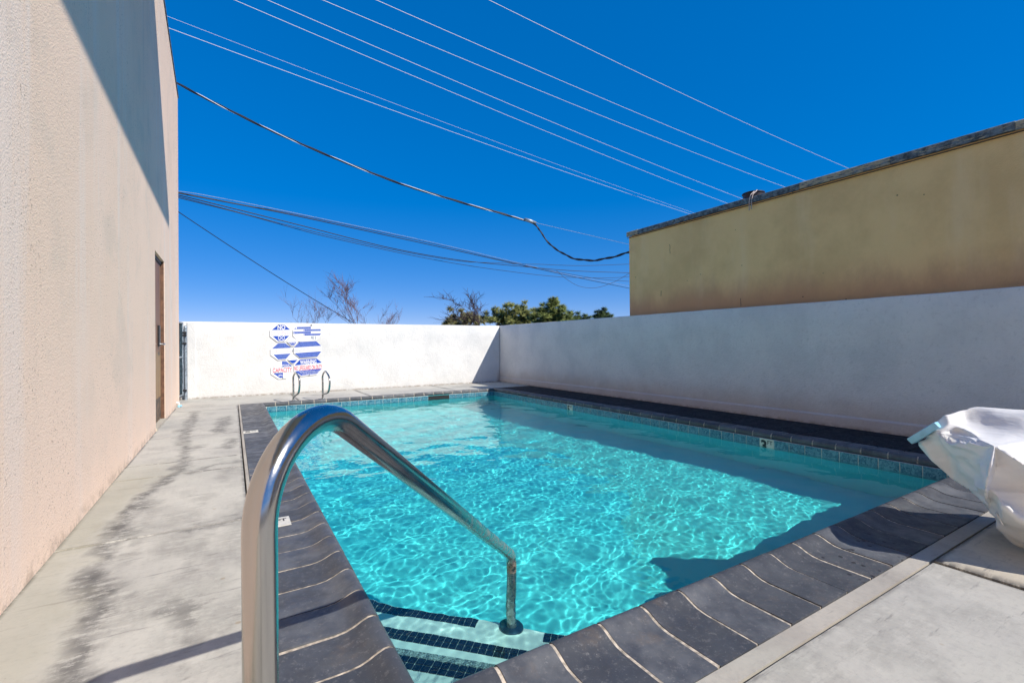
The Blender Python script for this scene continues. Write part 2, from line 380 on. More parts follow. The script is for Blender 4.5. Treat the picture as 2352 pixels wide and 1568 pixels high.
# ------------------------------------------------------------------ concrete deck
def vnoise(x, y, s):
    def h(i, j): return (np.sin(i * 127.1 + j * 311.7) * 43758.5453) % 1.0
    x = x * s; y = y * s; i, j = np.floor(x), np.floor(y); u, v = x - i, y - j
    u = u * u * (3 - 2 * u); v = v * v * (3 - 2 * v)
    return (h(i, j) * (1 - u) + h(i + 1, j) * u) * (1 - v) + (h(i, j + 1) * (1 - u) + h(i + 1, j + 1) * u) * v
def fbm(x, y, s): return sum(vnoise(x + 3.1 * k, y - 1.7 * k, s * 2 ** k) * .5 ** (k + 1) for k in range(5))
def c4(x, y):                                    # stain outlines measured on the photographed deck
    p = on_z(x / 1.9125 / 1.2245, (1100 + y / 1.9125) / 1.2245); return (p.x, p.y)
STAINS = [  # polyline, half width, strength
    ([(395, 1568), (430, 1400), (470, 1330), (440, 1270), (520, 1200), (600, 1140), (560, 1085), (500, 1045), (480, 960), (550, 850), (640, 740), (700, 660), (800, 560), (880, 480), (960, 420)], .052, .95),
    ([(560, 1085), (650, 1075), (740, 1060)], .035, .7), ([(600, 1140), (690, 1150)], .03, .7), ([(470, 1330), (600, 1335)], .02, .5),
    ([(480, 960), (560, 900), (690, 880)], .05, .45), ([(620, 780), (720, 740)], .06, .6), ([(680, 690), (800, 620)], .05, .55),
    ([(960, 420), (1000, 340), (985, 250), (1010, 190), (1050, 110)], .06, .8), ([(1000, 200), (960, 215)], .07, .6), ([(960, 350), (1060, 300)], .05, .6),
    ([(1180, 210), (1215, 140)], .09, .85), ([(1220, 300), (1240, 265)], .08, .8), ([(1100, 415), (1170, 395), (1290, 380)], .05, .75), ([(950, 435), (1040, 440)], .035, .7),
    ([(1200, 470), (1250, 430)], .06, .5), ([(990, 760), (1060, 725), (1180, 705), (1300, 672)], .032, .8),
    ([(985, 1300), (960, 1260), (905, 1190), (930, 1120)], .045, .8), ([(930, 1180), (1010, 1200), (1080, 1160)], .03, .75), ([(985, 1000), (990, 960), (1050, 860), (1120, 780)], .03, .45),
    ([(900, 1220), (1000, 1290)], .05, .4), ([(1070, 610), (1110, 560)], .05, .3), ([(1000, 1420), (1005, 1568)], .006, .8), ([(850, 1420), (1000, 1500)], .06, .3), ([(1180, 1380), (1290, 1400)], .05, .3)]
def slab(name, x0, x1, y0, y1, z=0.0, mat=CONC, parent=None, step=.1, stains=False, thick=.08, dz=(0, 0), edge=.006):
    nx, ny = max(2, int((x1 - x0) / step) + 1), max(2, int((y1 - y0) / step) + 1)
    xs = np.concatenate([[x0], np.linspace(x0 + edge, x1 - edge, nx), [x1]]); ys = np.concatenate([[y0], np.linspace(y0 + edge, y1 - edge, ny), [y1]])
    X, Y = np.meshgrid(xs, ys); NX, NY = len(xs), len(ys)
    Z = z + dz[0] * (X - x0) / (x1 - x0) + dz[1] * (Y - y0) / (y1 - y0) + (fbm(X, Y, 1.3) - .5) * .006 * (step < .2)
    rim = np.zeros_like(X); rim[0, :] = rim[-1, :] = 1; rim[:, 0] = rim[:, -1] = 1; Z = Z - rim * min(edge, .012)
    v = np.stack([X, Y, Z], -1).reshape(-1, 3)
    f = [(j * NX + i, j * NX + i + 1, (j + 1) * NX + i + 1, (j + 1) * NX + i) for j in range(NY - 1) for i in range(NX - 1)]
    loop = list(range(NX)) + [j * NX + NX - 1 for j in range(1, NY)] + [(NY - 1) * NX + i for i in range(NX - 2, -1, -1)] + [j * NX for j in range(NY - 2, 0, -1)]
    n0 = len(v); low = v[loop].copy(); low[:, 2] = z - thick; v = np.concatenate([v, low]); L = len(loop)
    f += [(loop[i], n0 + i, n0 + (i + 1) % L, loop[(i + 1) % L]) for i in range(L)]
    o = obj(name, (v, f), mat, parent, smooth=True, auto=40)
    if not stains and mat is not DARKDECK:
        ed = np.minimum(np.minimum(Y - y0, y1 - Y), np.minimum(X - x0, x1 - X))
        st = np.clip(1 - ed / (.006 + .05 * fbm(X, Y, 5) ** 2), 0, 1) * (.25 + 1.1 * fbm(X + 2, Y, 4))
        st = np.maximum(st, np.clip((fbm(X + 5, Y + 1, 2.2) - .58) * 2.5, 0, .22))
        at = o.data.attributes.new('stain', 'FLOAT', 'POINT'); a = np.zeros(len(v)); a[:X.size] = st.reshape(-1); at.data.foreach_set('value', a.astype(np.float32))
    if stains:
        wx = X + (fbm(X, Y, 9) - .5) * .16; wy = Y + (fbm(X + 7, Y + 3, 7) - .5) * .30
        st = np.zeros_like(X)
        for poly, hw, s in STAINS:
            P = [c4(*q) for q in poly]; hws = hw
            for (ax, ay), (bx, by) in zip(P, P[1:]):
                dx, dy = bx - ax, by - ay; t = np.clip(((wx - ax) * dx + (wy - ay) * dy) / (dx * dx + dy * dy + 1e-9), 0, 1)
                d = np.hypot(wx - ax - t * dx, (wy - ay - t * dy) * .6)
                st = np.maximum(st, s * np.clip(1.35 - d / hws, 0, 1) ** .8)
        st *= np.clip(.55 + 1.0 * (fbm(X * 1.0, Y, 12) - .3), .25, 1)
        mo = np.clip((fbm(X + 5, Y * .6, 3.0) - .55) * 3.2, 0, .35) * (X > -.45); st = np.maximum(st, mo * .8)
        P = [c4(*q) for q in STAINS[0][0]]; py = np.array([p[1] for p in P]); px = np.array([p[0] for p in P]); od = np.argsort(py)
        edge_x = np.interp(Y, py[od], px[od]); ol = np.clip((edge_x - wx) / .12, 0, 1) * np.clip((5.2 - Y) / .8, 0, 1) * (.6 + .4 * fbm(X, Y, 4))
        ed = np.minimum(np.minimum(Y - y0, y1 - Y), x1 - X); st = np.maximum(st, np.clip(1 - ed / (.010 + .022 * fbm(X, Y, 6)), 0, 1) * (.35 + fbm(X + 2, Y, 5)))
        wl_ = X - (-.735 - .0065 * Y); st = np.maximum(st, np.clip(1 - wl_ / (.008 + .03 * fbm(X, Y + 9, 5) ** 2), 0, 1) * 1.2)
        for nm, arr in (('stain', st), ('olive', ol)):
            at = o.data.attributes.new(nm, 'FLOAT', 'POINT'); a = np.zeros(len(v)); a[:X.size] = arr.reshape(-1); at.data.foreach_set('value', a.astype(np.float32))
    return o
deck = empty('pool_deck', (0, 0, 0), 0, 'grey concrete deck slabs around the pool, stained dark beside the peach wall', kind='structure')
XS = .083
ys = [-3.0, .2, 3.118, 4.478, 4.962, 6.30, 8.66]
for a, b in zip(ys, ys[1:]): slab('concrete_slab', -.90, XS - .013, a + .005, b - .005, 0, CONC, deck, .016 if b > 1 else .05, True)
slab('concrete_slab', -.95, XS - .013, 8.667, 9.20, 0, CONC, deck, .03, True)
for a, b in ((-3.2, 1.02), (1.028, 2.30), (2.308, 4.1), (4.108, 6.02)): slab('concrete_slab', a, b, 9.215, 10.655, 0, CONC, deck, .05)
slab('concrete_slab', XS, 2.698, -.6, .832, 0, CONC, deck, .018)
slab('concrete_slab', XS, 2.698, -3.0, -.606, 0, CONC, deck, .1)
slab('concrete_slab', 2.708, 6.02, -3.0, .826, .022, CONC2, deck, .03, dz=(0, -.006), edge=.03)
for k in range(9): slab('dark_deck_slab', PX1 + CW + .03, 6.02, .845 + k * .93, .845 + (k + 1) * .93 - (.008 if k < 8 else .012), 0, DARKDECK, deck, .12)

# ------------------------------------------------------------------ pool coping
PROF = [(.022, -.030), (.006, -.029), (0, -.020), (-.002, 0), (.002, .016), (.010, .027), (.022, .033), (.040, .033), (.062, .026), (.088, .014), (.115, .005), (.15, .001), (CW, 0), (CW, -.03)]
SIDES = {  # origin of run at an inner corner, direction along the edge, outward direction, inner length
    'near': (Vector((PX0, PY0, 0)), Vector((1, 0, 0)), Vector((0, -1, 0)), PX1 - PX0),
    'right': (Vector((PX1, PY0, 0)), Vector((0, 1, 0)), Vector((1, 0, 0)), PY1 - PY0),
    'far': (Vector((PX1, PY1, 0)), Vector((-1, 0, 0)), Vector((0, 1, 0)), PX1 - PX0),
    'left': (Vector((PX0, PY1, 0)), Vector((0, -1, 0)), Vector((-1, 0, 0)), PY1 - PY0)}
def coping_piece(org, d, o, a, b, mit0=False, mit1=False, sink=0.0):
    bm = bmesh.new(); r0, r1 = [], []
    for wv, z in PROF:
        s0 = a - (wv if mit0 else 0); s1 = b + (wv if mit1 else 0)
        zz = z - sink if z > -.025 else z
        wq = wv if wv > .03 else wv + sink
        if wv >= CW: wq = wv - sink
        r0.append(bm.verts.new(org + d * s0 + o * wq + Vector((0, 0, zz)))); r1.append(bm.verts.new(org + d * s1 + o * wq + Vector((0, 0, zz))))
    n = len(PROF)
    for i in range(n): bm.faces.new((r0[i], r0[(i + 1) % n], r1[(i + 1) % n], r1[i]))
    bm.faces.new(r0[::-1]); bm.faces.new(r1)
    bmesh.ops.recalc_face_normals(bm, faces=bm.faces[:]); return bm
coping = empty('pool_coping', (PX0, PY0, 0), 0, 'dark slate coping tiles with raised rounded nose round the pool edge', kind='structure')
FIRST = {'near': .221, 'right': .124, 'far': .16, 'left': 7.605 - .236 - 35 * .2035}
proto = None
for side, (org, d, o, L) in SIDES.items():
    obj('grout_bed', coping_piece(org, d, o, 0, L, True, True, .0032), MORTAR, coping, smooth=True, auto=35)
    js = [FIRST[side]]
    while js[-1] + .2035 < L - .10: js.append(js[-1] + .2035)
    obj('coping_tile', coping_piece(org, d, o, .0008, js[0] - .007, True, False), SLATE, coping, True, 35)
    obj('coping_tile', coping_piece(org, d, o, js[-1] + .007, L - .0008, False, True), SLATE, coping, True, 35)
    base = Matrix((d, o, Vector((0, 0, 1)))).transposed().to_4x4()
    if d.cross(o).z < 0: pass
    src = None
    for a, b in zip(js, js[1:]):
        if src is None:
            src = obj('coping_tile', coping_piece(Vector(), Vector((1, 0, 0)), Vector((0, 1, 0)), -.0955, .0955), SLATE, None, True, 35)
            if d.cross(o).z < 0:
                src.data.transform(Matrix.Scale(1, 4)); 
            first = src
        mw = Matrix.Translation(org + d * ((a + b) / 2) + Vector((0, 0, random.uniform(-.0012, .0012)))) @ base @ Matrix.Rotation(random.uniform(-.006, .006), 4, 'Z') @ Matrix.Rotation(random.uniform(-.006, .006), 4, 'X')
        if src is first:
            src.parent = coping; src.matrix_basis = W[coping].inverted() @ mw; W[src] = mw; first = None
        else: inst('coping_tile', src, coping, mw)
# mortar strips between tiles and slabs
boxo('mortar_strip', (XS - .004, .838, -.06), (PX0 - CW - .002, 9.21, -.0015), STRIPM, coping, .004)
boxo('mortar_strip', (PX0 - CW - .001, .842, -.06), (PX1 + CW + .028, PY0 - CW - .003, -.0045), STRIPM, coping)
boxo('mortar_strip', (PX0 - CW - .001, PY1 + CW + .003, -.06), (PX1 + CW + .028, 9.213, -.0025), STRIPM, coping, .003)
# depth markers set into the left coping
def marker_top(x, y, num):
    mt = boxo('depth_marker_tile', (x, y, -.01), (x + .152, y + .146, .0035), MARKW, coping, .0015)
    F = Matrix.Translation((x + .018, y + .03, .0037)); text('numeral', num, INK, mt, F, .055, .085, .03)
    text('lettering', 'FT', INK, mt, Matrix.Translation((x + .085, y + .075, .0037)), .05, .042, .02)
marker_top(.125, 2.872, '3'); marker_top(.100, 6.135, '5')

# ------------------------------------------------------------------ pool basin, tiles, steps
basin = empty('pool_basin', (PX0, PY0, -1.5), 0, 'water-tinted plaster swimming pool basin with blue waterline tiles', kind='structure')
ZN, ZF = -.95, -1.5
bx0, bx1, by0, by1 = PX0 + .012, PX1 - .012, PY0 + .012, PY1 - .012
yb0 = .42                                        # unseen near wall set back under the coping to let sun reach the floor
bv = [(bx0, yb0, ZN), (bx1, yb0, ZN), (bx1, 3.2, ZN - .06), (bx0, 3.2, ZN - .06), (bx1, 7.4, ZF), (bx0, 7.4, ZF), (bx1, by1, ZF), (bx0, by1, ZF)]
bt = [(bx0, yb0, -.10), (bx1, yb0, -.10), (bx1, 3.2, -.031), (bx0, 3.2, -.031), (bx1, 7.4, -.031), (bx0, 7.4, -.031), (bx1, by1, -.031), (bx0, by1, -.031)]
bf = [(0, 1, 2, 3), (3, 2, 4, 5), (5, 4, 6, 7), (0, 8, 9, 1), (1, 9, 10, 2), (2, 10, 12, 4), (4, 12, 14, 6), (6, 14, 15, 7), (7, 15, 13, 5), (5, 13, 11, 3), (3, 11, 8, 0)]
shell = obj('basin_shell', (bv + bt, bf), PLASTER, basin)
recv = [shell]
SK = (3.345, 3.7965)                              # skimmer mouth in the far wall
gb = bmesh.new()
for a, b in (((bx0, by1 - .0045, -.19), (SK[0], by1 + .01, -.0305)), ((SK[1], by1 - .0045, -.19), (bx1, by1 + .01, -.0305)),
             ((bx1 - .0045, by0, -.19), (bx1 + .01, by1 - .005, -.0305)), ((bx0 - .01, by0, -.19), (bx0 + .0045, by1 - .005, -.0305))): box(gb, a, b)
obj('tile_grout', gb, GROUT, basin)
tsrc = None
def wtile(p, d, o):
    """one 6-inch tile centred at p on the waterline; d along, o out of the wall"""
    global tsrc
    mw = Matrix((d, o, Vector((0, 0, 1)))).transposed().to_4x4(); mw.translation = p
    if tsrc is None:
        tsrc = obj('waterline_tile', box(bmesh.new(), (-.0725, -.007, -.073), (.0725, .0035, .073), .0012), TILE, None)
        tsrc.parent = basin; tsrc.matrix_basis = W[basin].inverted() @ mw; W[tsrc] = mw; recv.append(tsrc)
    else: inst('waterline_tile', tsrc, basin, mw)
x = .5608
TZ = -.106
while x < PX1:
    if x + .07 < SK[0] or x - .07 > SK[1]:
        wtile(Vector((x, by1 - .0045, TZ)), Vector((-1, 0, 0)), Vector((0, -1, 0)))
    x += .1505
y = PY0 + .06; k = 0
mk = []
while y < PY1 - .03:
    if min(abs(y - 2.873), abs(y - 6.172)) < .076 and not any(abs(y - q) < .3 for q in mk): mk.append(y)
    else: wtile(Vector((bx1 - .0045, y, TZ)), Vector((0, -1, 0)), Vector((-1, 0, 0)))
    wtile(Vector((bx0 + .0045, y, TZ)), Vector((0, 1, 0)), Vector((1, 0, 0))); y += .1523
for y, num in zip(mk, ('3', '5')):
    mt = boxo('depth_marker_tile', (bx1 - .0085, y - .0745, TZ - .074), (bx1 + .002, y + .0745, TZ + .075), MARKW, basin, .001)
    Fm = Matrix(((0, 0, -1), (-1, 0, 0), (0, 1, 0))).to_4x4()
    Fm.translation = (bx1 - .0087, y + .062, TZ - .062); text('numeral', num, INK, mt, Fm, .062, .122, .035)
    Fm = Fm.copy(); Fm.translation = (bx1 - .0087, y - .008, TZ + .018); text('lettering', 'FT', INK, mt, Fm, .052, .04, .015)
sb = bmesh.new(); box(sb, (SK[0] + .002, by1 - .006, -.19), (SK[1] - .002, by1 + .2, -.036)); obj('skimmer_mouth', sb, DARKHOLE, basin)
# three corner steps with dark mosaic noses
steps = [(2.30, -.205), (2.69, -.43), (3.14, -.65)]
dg = Vector((1, -1, 0)).normalized(); dn = Vector((1, 1, 0)).normalized()
msrc = None
def mosaic(p, mat_i):
    global msrc
    mw = Matrix((dg, dn, Vector((0, 0, 1)))).transposed().to_4x4(); mw.translation = p
    key = mat_i
    if msrc is None: msrc = {}
    if key not in msrc:
        o = obj('mosaic_tile', box(bmesh.new(), (-.0148, -.0148, -.004), (.0148, .0148, .003), .001), (NAVY, GREYT)[mat_i], None)
        o.parent = basin; o.matrix_basis = W[basin].inverted() @ mw; W[o] = mw; msrc[key] = o; recv.append(o)
    else: inst('mosaic_tile', msrc[key], basin, mw)
for i, (s, z) in enumerate(steps):
    bm = bmesh.new(); a = s - by0 - .0; poly = [(bx0 + .001, by0 + .001, z), (s - by0, by0 + .001, z), (bx0 + .001, s - bx0, z)]
    prism(bm, poly, (0, 0, (ZN - .01) - z)); st = obj('step', bm, STEPM, basin); recv.append(st)
    rows = 3 if i == 0 else 2
    Lh = (s - by0 - bx0) * math.sqrt(2)
    mid = Vector(((s + bx0 - by0) / 2, (s + by0 - bx0) / 2, z + .0015))
    n = int((Lh - .08) / .0325)
    for r in range(rows):
        for c in range(n):
            off = (c - (n - 1) / 2) * .0325
            p = mid + dg * off - dn * (.018 + r * .0325)
            if i == 2:
                q = p - Vector((1.16, 1.96, z)); 
                if abs(q.dot(dg)) < .155: continue
            if i == 0: p = p + dn * .0325
            if i == 0 and r == 0: p = p - dn * .0; mosaic(p - dn * .0325, 1)
            elif i == 0: mosaic(p - dn * .0325, 0)
            else: mosaic(p, 0)
# ------------------------------------------------------------------ water: one rippled sheet
rng = np.random.default_rng(5)
nx, ny = 730, 1240                               # the sheet runs on a little under the coping so that slanting light finds it
X, Y = np.meshgrid(np.linspace(bx0 - .06, bx1 + .62, nx), np.linspace(yb0 - .05, by1 + .06, ny))
Z = np.zeros_like(X)
for i in range(260):
    lam = 10 ** (rng.uniform(math.log10(.030), math.log10(.095)) if i < 205 else rng.uniform(math.log10(.10), math.log10(.7))); th = rng.normal(math.radians(70), 1.1) ; kk = 2 * math.pi / lam
    Z += .0023 * lam ** 2 * np.sin(kk * (X * math.cos(th) + Y * math.sin(th)) + rng.uniform(0, 6.28))
calm = np.clip((X + Y - 1.95) / .7, .30, 1)      # the stairwell corner is sheltered
Z *= calm
wv = np.stack([X, Y, Z + WZ], -1).reshape(-1, 3)
wf = [(j * nx + i, j * nx + i + 1, (j + 1) * nx + i + 1, (j + 1) * nx + i) for j in range(ny - 1) for i in range(nx - 1)]
water = obj('water', (wv, wf), WATER, None, smooth=True)
tag(water, 'clear rippled turquoise pool water', kind='structure')
water.cycles.is_caustics_caster = True
for o in list(basin.children): o.cycles.is_caustics_receiver = True

# ------------------------------------------------------------------ walls
def plastered(name, a, b, axis, mat, parent, seed):
    """a wall block whose faces and top edge wander by a few millimetres, as hand-floated stucco does"""
    bm = bmesh.new(); box(bm, a, b, .014)
    L0, L1 = a[axis], b[axis]; n = int((L1 - L0) / .22)
    for k in range(1, n):
        no = Vector((0, 0, 0)); no[axis] = 1; co = Vector((0, 0, 0)); co[axis] = L0 + (L1 - L0) * k / n
        bmesh.ops.bisect_plane(bm, geom=bm.verts[:] + bm.edges[:] + bm.faces[:], plane_co=co, plane_no=no)
    for z in (.4, .8, 1.15):
        bmesh.ops.bisect_plane(bm, geom=bm.verts[:] + bm.edges[:] + bm.faces[:], plane_co=(0, 0, z), plane_no=(0, 0, 1))
    for v in bm.verts:
        q = v.co.copy(); d_ = mnoise.noise_vector(Vector((q.x * 1.1, q.y * 1.1, q.z * 1.3)) + Vector((seed, 0, 0)))
        v.co.z += (d_.z * .007 + mnoise.noise(Vector((q[axis] * 4, seed, 3))) * .004) * (q.z > 1.2); v.co[1 - axis] += d_.x * .004
    return obj(name, bm, mat, parent, True, 35)
fw = empty('perimeter_wall', (2.6, WALLY, 0), 0, 'low white stucco wall across the far end of the pool carrying the blue signs', 'wall')
plastered('wall_face', (-3.2, WALLY, -.05), (WALLX - .006, WALLY + .2, WALLH), 0, WHITE, fw, 1.7)
bm = bmesh.new(); box(bm, (-.735, WALLY - .018, -.05), (-.60, WALLY + .01, WALLH - .02), .01); obj('pilaster', bm, WHITE, fw)
bm = bmesh.new(); tube(bm, [(1.434, WALLY + .002, 1.42), (1.434, WALLY - .018, 1.42)], .012, 10); obj('bolt', bm, DARKMETAL, fw)
rw = empty('perimeter_wall', (WALLX, 4, 0), 0, 'shaded white stucco wall along the right side of the pool', 'wall')
plastered('wall_face', (WALLX, -4, -.05), (WALLX + .2, WALLY + .2, WALLH), 1, WHITE, rw, 5.3)
bm = bmesh.new(); prism(bm, [(WALLX - .022, -4, -.05), (WALLX + .01, -4, -.05), (WALLX + .01, -4, .135), (WALLX - .006, -4, .135), (WALLX - .022, -4, .118)], (0, WALLY + 3.99, 0)); obj('plinth', bm, WHITE, rw)

# ------------------------------------------------------------------ left building
LB = empty('building', (-.735, 0, 0), .0065, 'tall peach stucco building with a brown door beside the deck', 'building')
ML = W[LB]
def L(x, y, z): return ML @ Vector((x, y, z))
def on_lw(px, py, dx=0.0):                       # photo pixel -> building face (local y, z)
    d = ML.to_3x3().inverted() @ ray(px, py); c = ML.inverted() @ CAM; t = (dx - c.x) / d.x; p = c + d * t; return p.y, p.z
yE = on_lw(412, 915)[0]
yd0 = on_lw(357, 800)[0]; yd1 = on_lw(378.5, 800)[0]; zd = on_lw(378, 603)[1]
ZR = 6.3
yr0, zr0 = on_lw(403, 190); yr1, zr1 = on_lw(375, 0)
sl = (zr1 - zr0) / (yr1 - yr0); zE = zr0 + sl * (yE - yr0)
def wall_box(bm, y0, y1, z0, z1, x0=-.28, x1=0.0): box(bm, (x0, y0, z0), (x1, y1, z1), 0, ML)
bm = bmesh.new()
yk = yE - .02
outl = [L(0, -5, -.06), L(0, yd0, -.06), L(0, yd0, zd), L(0, yd1, zd), L(0, yd1, -.06), L(0, yE, -.06), L(0, yE - .0, zE), L(0, 6.2, zE + sl * (6.2 - yE)), L(0, -5, zE + sl * (6.2 - yE))]
prism(bm, outl, L(-.28, 0, 0) - L(0, 0, 0)); obj('wall', bm, LEFT, LB)
zT = zE + sl * (6.2 - yE)
bm = bmesh.new()
prism(bm, [L(-.285, -5, -.06), L(-.285, yE, -.06), L(-.285, yE, zE - .01), L(-.285, 6.2, zT - .01), L(-.285, -5, zT - .01)], L(-6, 0, 0) - L(0, 0, 0)); obj('rear_wall', bm, LEFT, LB)
bm = bmesh.new(); p0, p1 = Vector((0, yE + .03, zE + sl * .03)), Vector((0, 6.2, zT))
prism(bm, [L(.012, p0.y, p0.z + .002), L(.012, p1.y, p1.z + .002), L(.012, p1.y, p1.z + .045), L(.012, p0.y, p0.z + .045)], L(-.35, 0, 0) - L(0, 0, 0)); obj('roof_edge', bm, FLASH, LB)
# roof overhang above the photo's frame, whose shade falls on the wall
ZO = zT + .03
so = (ZO - 2.72) * .575; y0o = 6.94 - .765 * (ZO - 5.14)
bm = bmesh.new()
prism(bm, [(-.80, -5, ZO), (-.80 + so, -5, ZO), (-.80 + so, y0o - .704 * so, ZO), (-.80, y0o, ZO)], (0, 0, .16)); obj('roof_overhang', bm, SOFFIT, LB)
# door
door = obj('door', box(bmesh.new(), (-.085, yd0 + .055, .05), (-.040, yd1 - .034, zd - .05), .003, ML), DOORM, LB)
bm = bmesh.new(); wall_box(bm, yd1 - .032, yd1 - .001, .036, zd - .001, -.22, -.006); obj('door_frame', bm, FRAMEM, LB)
bm = bmesh.new(); wall_box(bm, yd0 + .001, yd0 + .05, .036, zd - .001, -.22, -.03); wall_box(bm, yd0 + .051, yd1 - .033, zd - .045, zd - .002, -.22, -.03); obj('door_frame', bm, FRAMEM, LB)
bm = bmesh.new(); wall_box(bm, yd0 + .002, yd1 - .002, -.05, .035, -.28, .012); obj('threshold', bm, CONC2, LB)
bm = bmesh.new(); yh, zh = on_lw(363, 790, -.04)
wall_box(bm, yh - .05, yh + .04, zh - .03, zh + .24, -.0395, -.018); obj('lock_plate', bm, DARKMETAL, door)
bm = bmesh.new(); tube(bm, [L(-.04, yh, zh), L(.03, yh, zh)], .013, 10); tube(bm, [L(.028, yh + .012, zh), L(.03, yh - .12, zh - .005)], .012, 10); obj('handle', bm, CHROME, door)
bm = bmesh.new(); wall_box(bm, yd0 + .08, yd1 - .10, .07, .34, -.0398, -.037); obj('kick_plate', bm, plain('worn_kick_plate', (.16, .09, .045), .5, .2, .5, 12), door)
# hose tap at the wall foot
hx = empty('hose_tap', L(.0, yE - .55, 0), 0, 'small white and blue pipe stub at the foot of the peach wall near the gate', 'tap')
bm = bmesh.new(); tube(bm, fillet([L(-.02, yE - .55, .075), L(.035, yE - .55, .075), L(.035, yE - .55, .0)], [.02]), .016, 10); obj('pipe', bm, WHITEPVC, hx, True)
bm = bmesh.new(); tube(bm, [L(.035, yE - .55, .002), L(.035, yE - .55, .035)], .022, 10); tube(bm, [L(.035, yE - .55, .02), L(.075, yE - .56, .022)], .016, 10); obj('coupling', bm, BLUEPLASTIC, hx)

# ------------------------------------------------------------------ gate
gt = empty('gate', (-.80, 10.1, 0), 0, 'chain-link gate covered in blue grey fabric between the peach wall and the white wall', 'gate')
gy0, gy1, gxa, gxb = yE + .03, 10.56, -.872, -.800
def gp(t, z): return Vector((gxa + (gxb - gxa) * t, gy0 + (gy1 - gy0) * t, z))
for t in (0.02, .98):
    bm = bmesh.new(); tube(bm, [gp(t, .09), gp(t, 1.44)], .02, 10); obj('stile', bm, GALV, gt, True, 40)
for z in (.10, .80, 1.43):
    bm = bmesh.new(); tube(bm, [gp(.02, z), gp(.98, z)], .018, 10); obj('rail', bm, GALV, gt, True, 40)
bm = bmesh.new(); n = 16; vsx = [[bm.verts.new(gp(.03 + .94 * i / n, .10 + 1.32 * j / n) + Vector((.004 + .010 * math.sin(i * 1.9 + j * .8), 0, 0))) for j in range(n + 1)] for i in range(n + 1)]
for i in range(n):
    for j in range(n): bm.faces.new((vsx[i][j], vsx[i + 1][j], vsx[i + 1][j + 1], vsx[i][j + 1]))
bmesh.ops.solidify(bm, geom=bm.faces[:], thickness=.003); obj('privacy_fabric', bm, TARP, gt, True)
for z in (.18, 1.2, 1.25, 1.05):
    bm = bmesh.new(); box(bm, (-.80, 10.53, z - .018), (-.735, 10.59, z + .018), .003); obj('hinge', bm, DARKMETAL, gt)
gpst = empty('gate_post', (-.745, 10.6, 0), 0, 'round galvanised gate post with domed cap against the white wall', 'post')
bm = bmesh.new(); tube(bm, [(-.752, 10.585, -.05), (-.752, 10.585, 1.345)], .026, 16); obj('post', bm, GALV, gpst, True, 40)
bm = bmesh.new(); tube(bm, [(-.752, 10.585, 1.345), (-.752, 10.585, 1.365), (-.752, 10.585, 1.385)], [.030, .028, .010], 16); obj('cap', bm, GALV, gpst, True, 50)

# ------------------------------------------------------------------ right building
BX, BY, BH = 6.53, 6.48, 3.11
RB = empty('building', (BX + 3, 0, 0), 0, 'low tan stucco building behind the white wall with peeling roof edge', 'building')
boxo('wall', (BX, -7, -.06), (BX + 8, BY, BH - .09), TAN, RB)
boxo('roof', (BX + .05, -7, BH - .114), (BX + 8, BY - .03, BH - .03), ROOFM, RB)
yy = BY + .035
for ln in (.28, .95, 1.15, .8, 1.0, 1.0, 1.3, .9, 1.2, 1.1, 1.4, 1.6, 1.2):
    bm = bmesh.new(); z = random.uniform(-.004, .004)
    prism(bm, [(BX - .035, yy, BH - .09 + z), (BX - .035, yy, BH - .012 + z), (BX - .02, yy, BH + z), (BX + .12, yy, BH - .004 + z), (BX + .12, yy, BH - .03 + z), (BX - .004, yy, BH - .035 + z), (BX - .004, yy, BH - .09 + z)], (random.uniform(-.004, .004), -ln + .004, 0))
    obj('flashing_strip', bm, FLASH, RB); yy -= ln
bm = bmesh.new(); box(bm, (BX - .03, yy, BH - .112), (BX - .001, BY + .03, BH - .116)); obj('drip_edge', bm, DARKMETAL, RB)
for (a0, z0_, z1_) in ((on_x(1884 / 1.2245, 700 / 1.2245, BX), .16, 0), (on_x(1859 / 1.2245, 825 / 1.2245, BX), .10, 0), (on_x(2083 / 1.2245, 850 / 1.2245, BX), .12, 0), (on_x(2230 / 1.2245, 533 / 1.2245, BX), .09, 0)):
    bm = bmesh.new(); tube(bm, [Vector((BX - .0005, a0.y + random.uniform(-.006, .006), a0.z + z0_ * (.5 - k / 5))) for k in range(6)], .0035, 4); obj('crack', bm, DARKMETAL, RB)
# tub on the roof edge with straps hanging over
tb = empty('roof_tub', (BX + .22, 4.13, BH), 0, 'dark round tub standing on the roof edge of the tan building', 'tub')
bm = bmesh.new(); cxy = Vector((BX + .22, 4.13, 0))
tube(bm, [cxy + Vector((0, 0, BH - .01)), cxy + Vector((0, 0, BH + .10)), cxy + Vector((0, 0, BH + .105)), cxy + Vector((0, 0, BH + .118)), cxy + Vector((0, 0, BH + .125))], [.135, .145, .157, .157, .14], 24); obj('tub_body', bm, TUB, tb, True, 40)
stp = empty('strap', (BX, 4.0, BH), 0, 'pale straps hanging from the dark tub over the roof edge', 'strap')
for k, dyv in enumerate((0, .035)):
    bm = bmesh.new(); pts = spline([(BX + .15, 4.03 + dyv, BH + .13), (BX + .05, 3.99 + dyv, BH + .08), (BX - .03, 3.985 + dyv, BH + .02), (BX - .052, 3.99 + dyv, BH - .08), (BX - .05, 3.995 + dyv, BH - .19 - .01 * k)], 6)
    tube(bm, pts, .008, 6); obj('strap_end', bm, ROPE, stp, True)

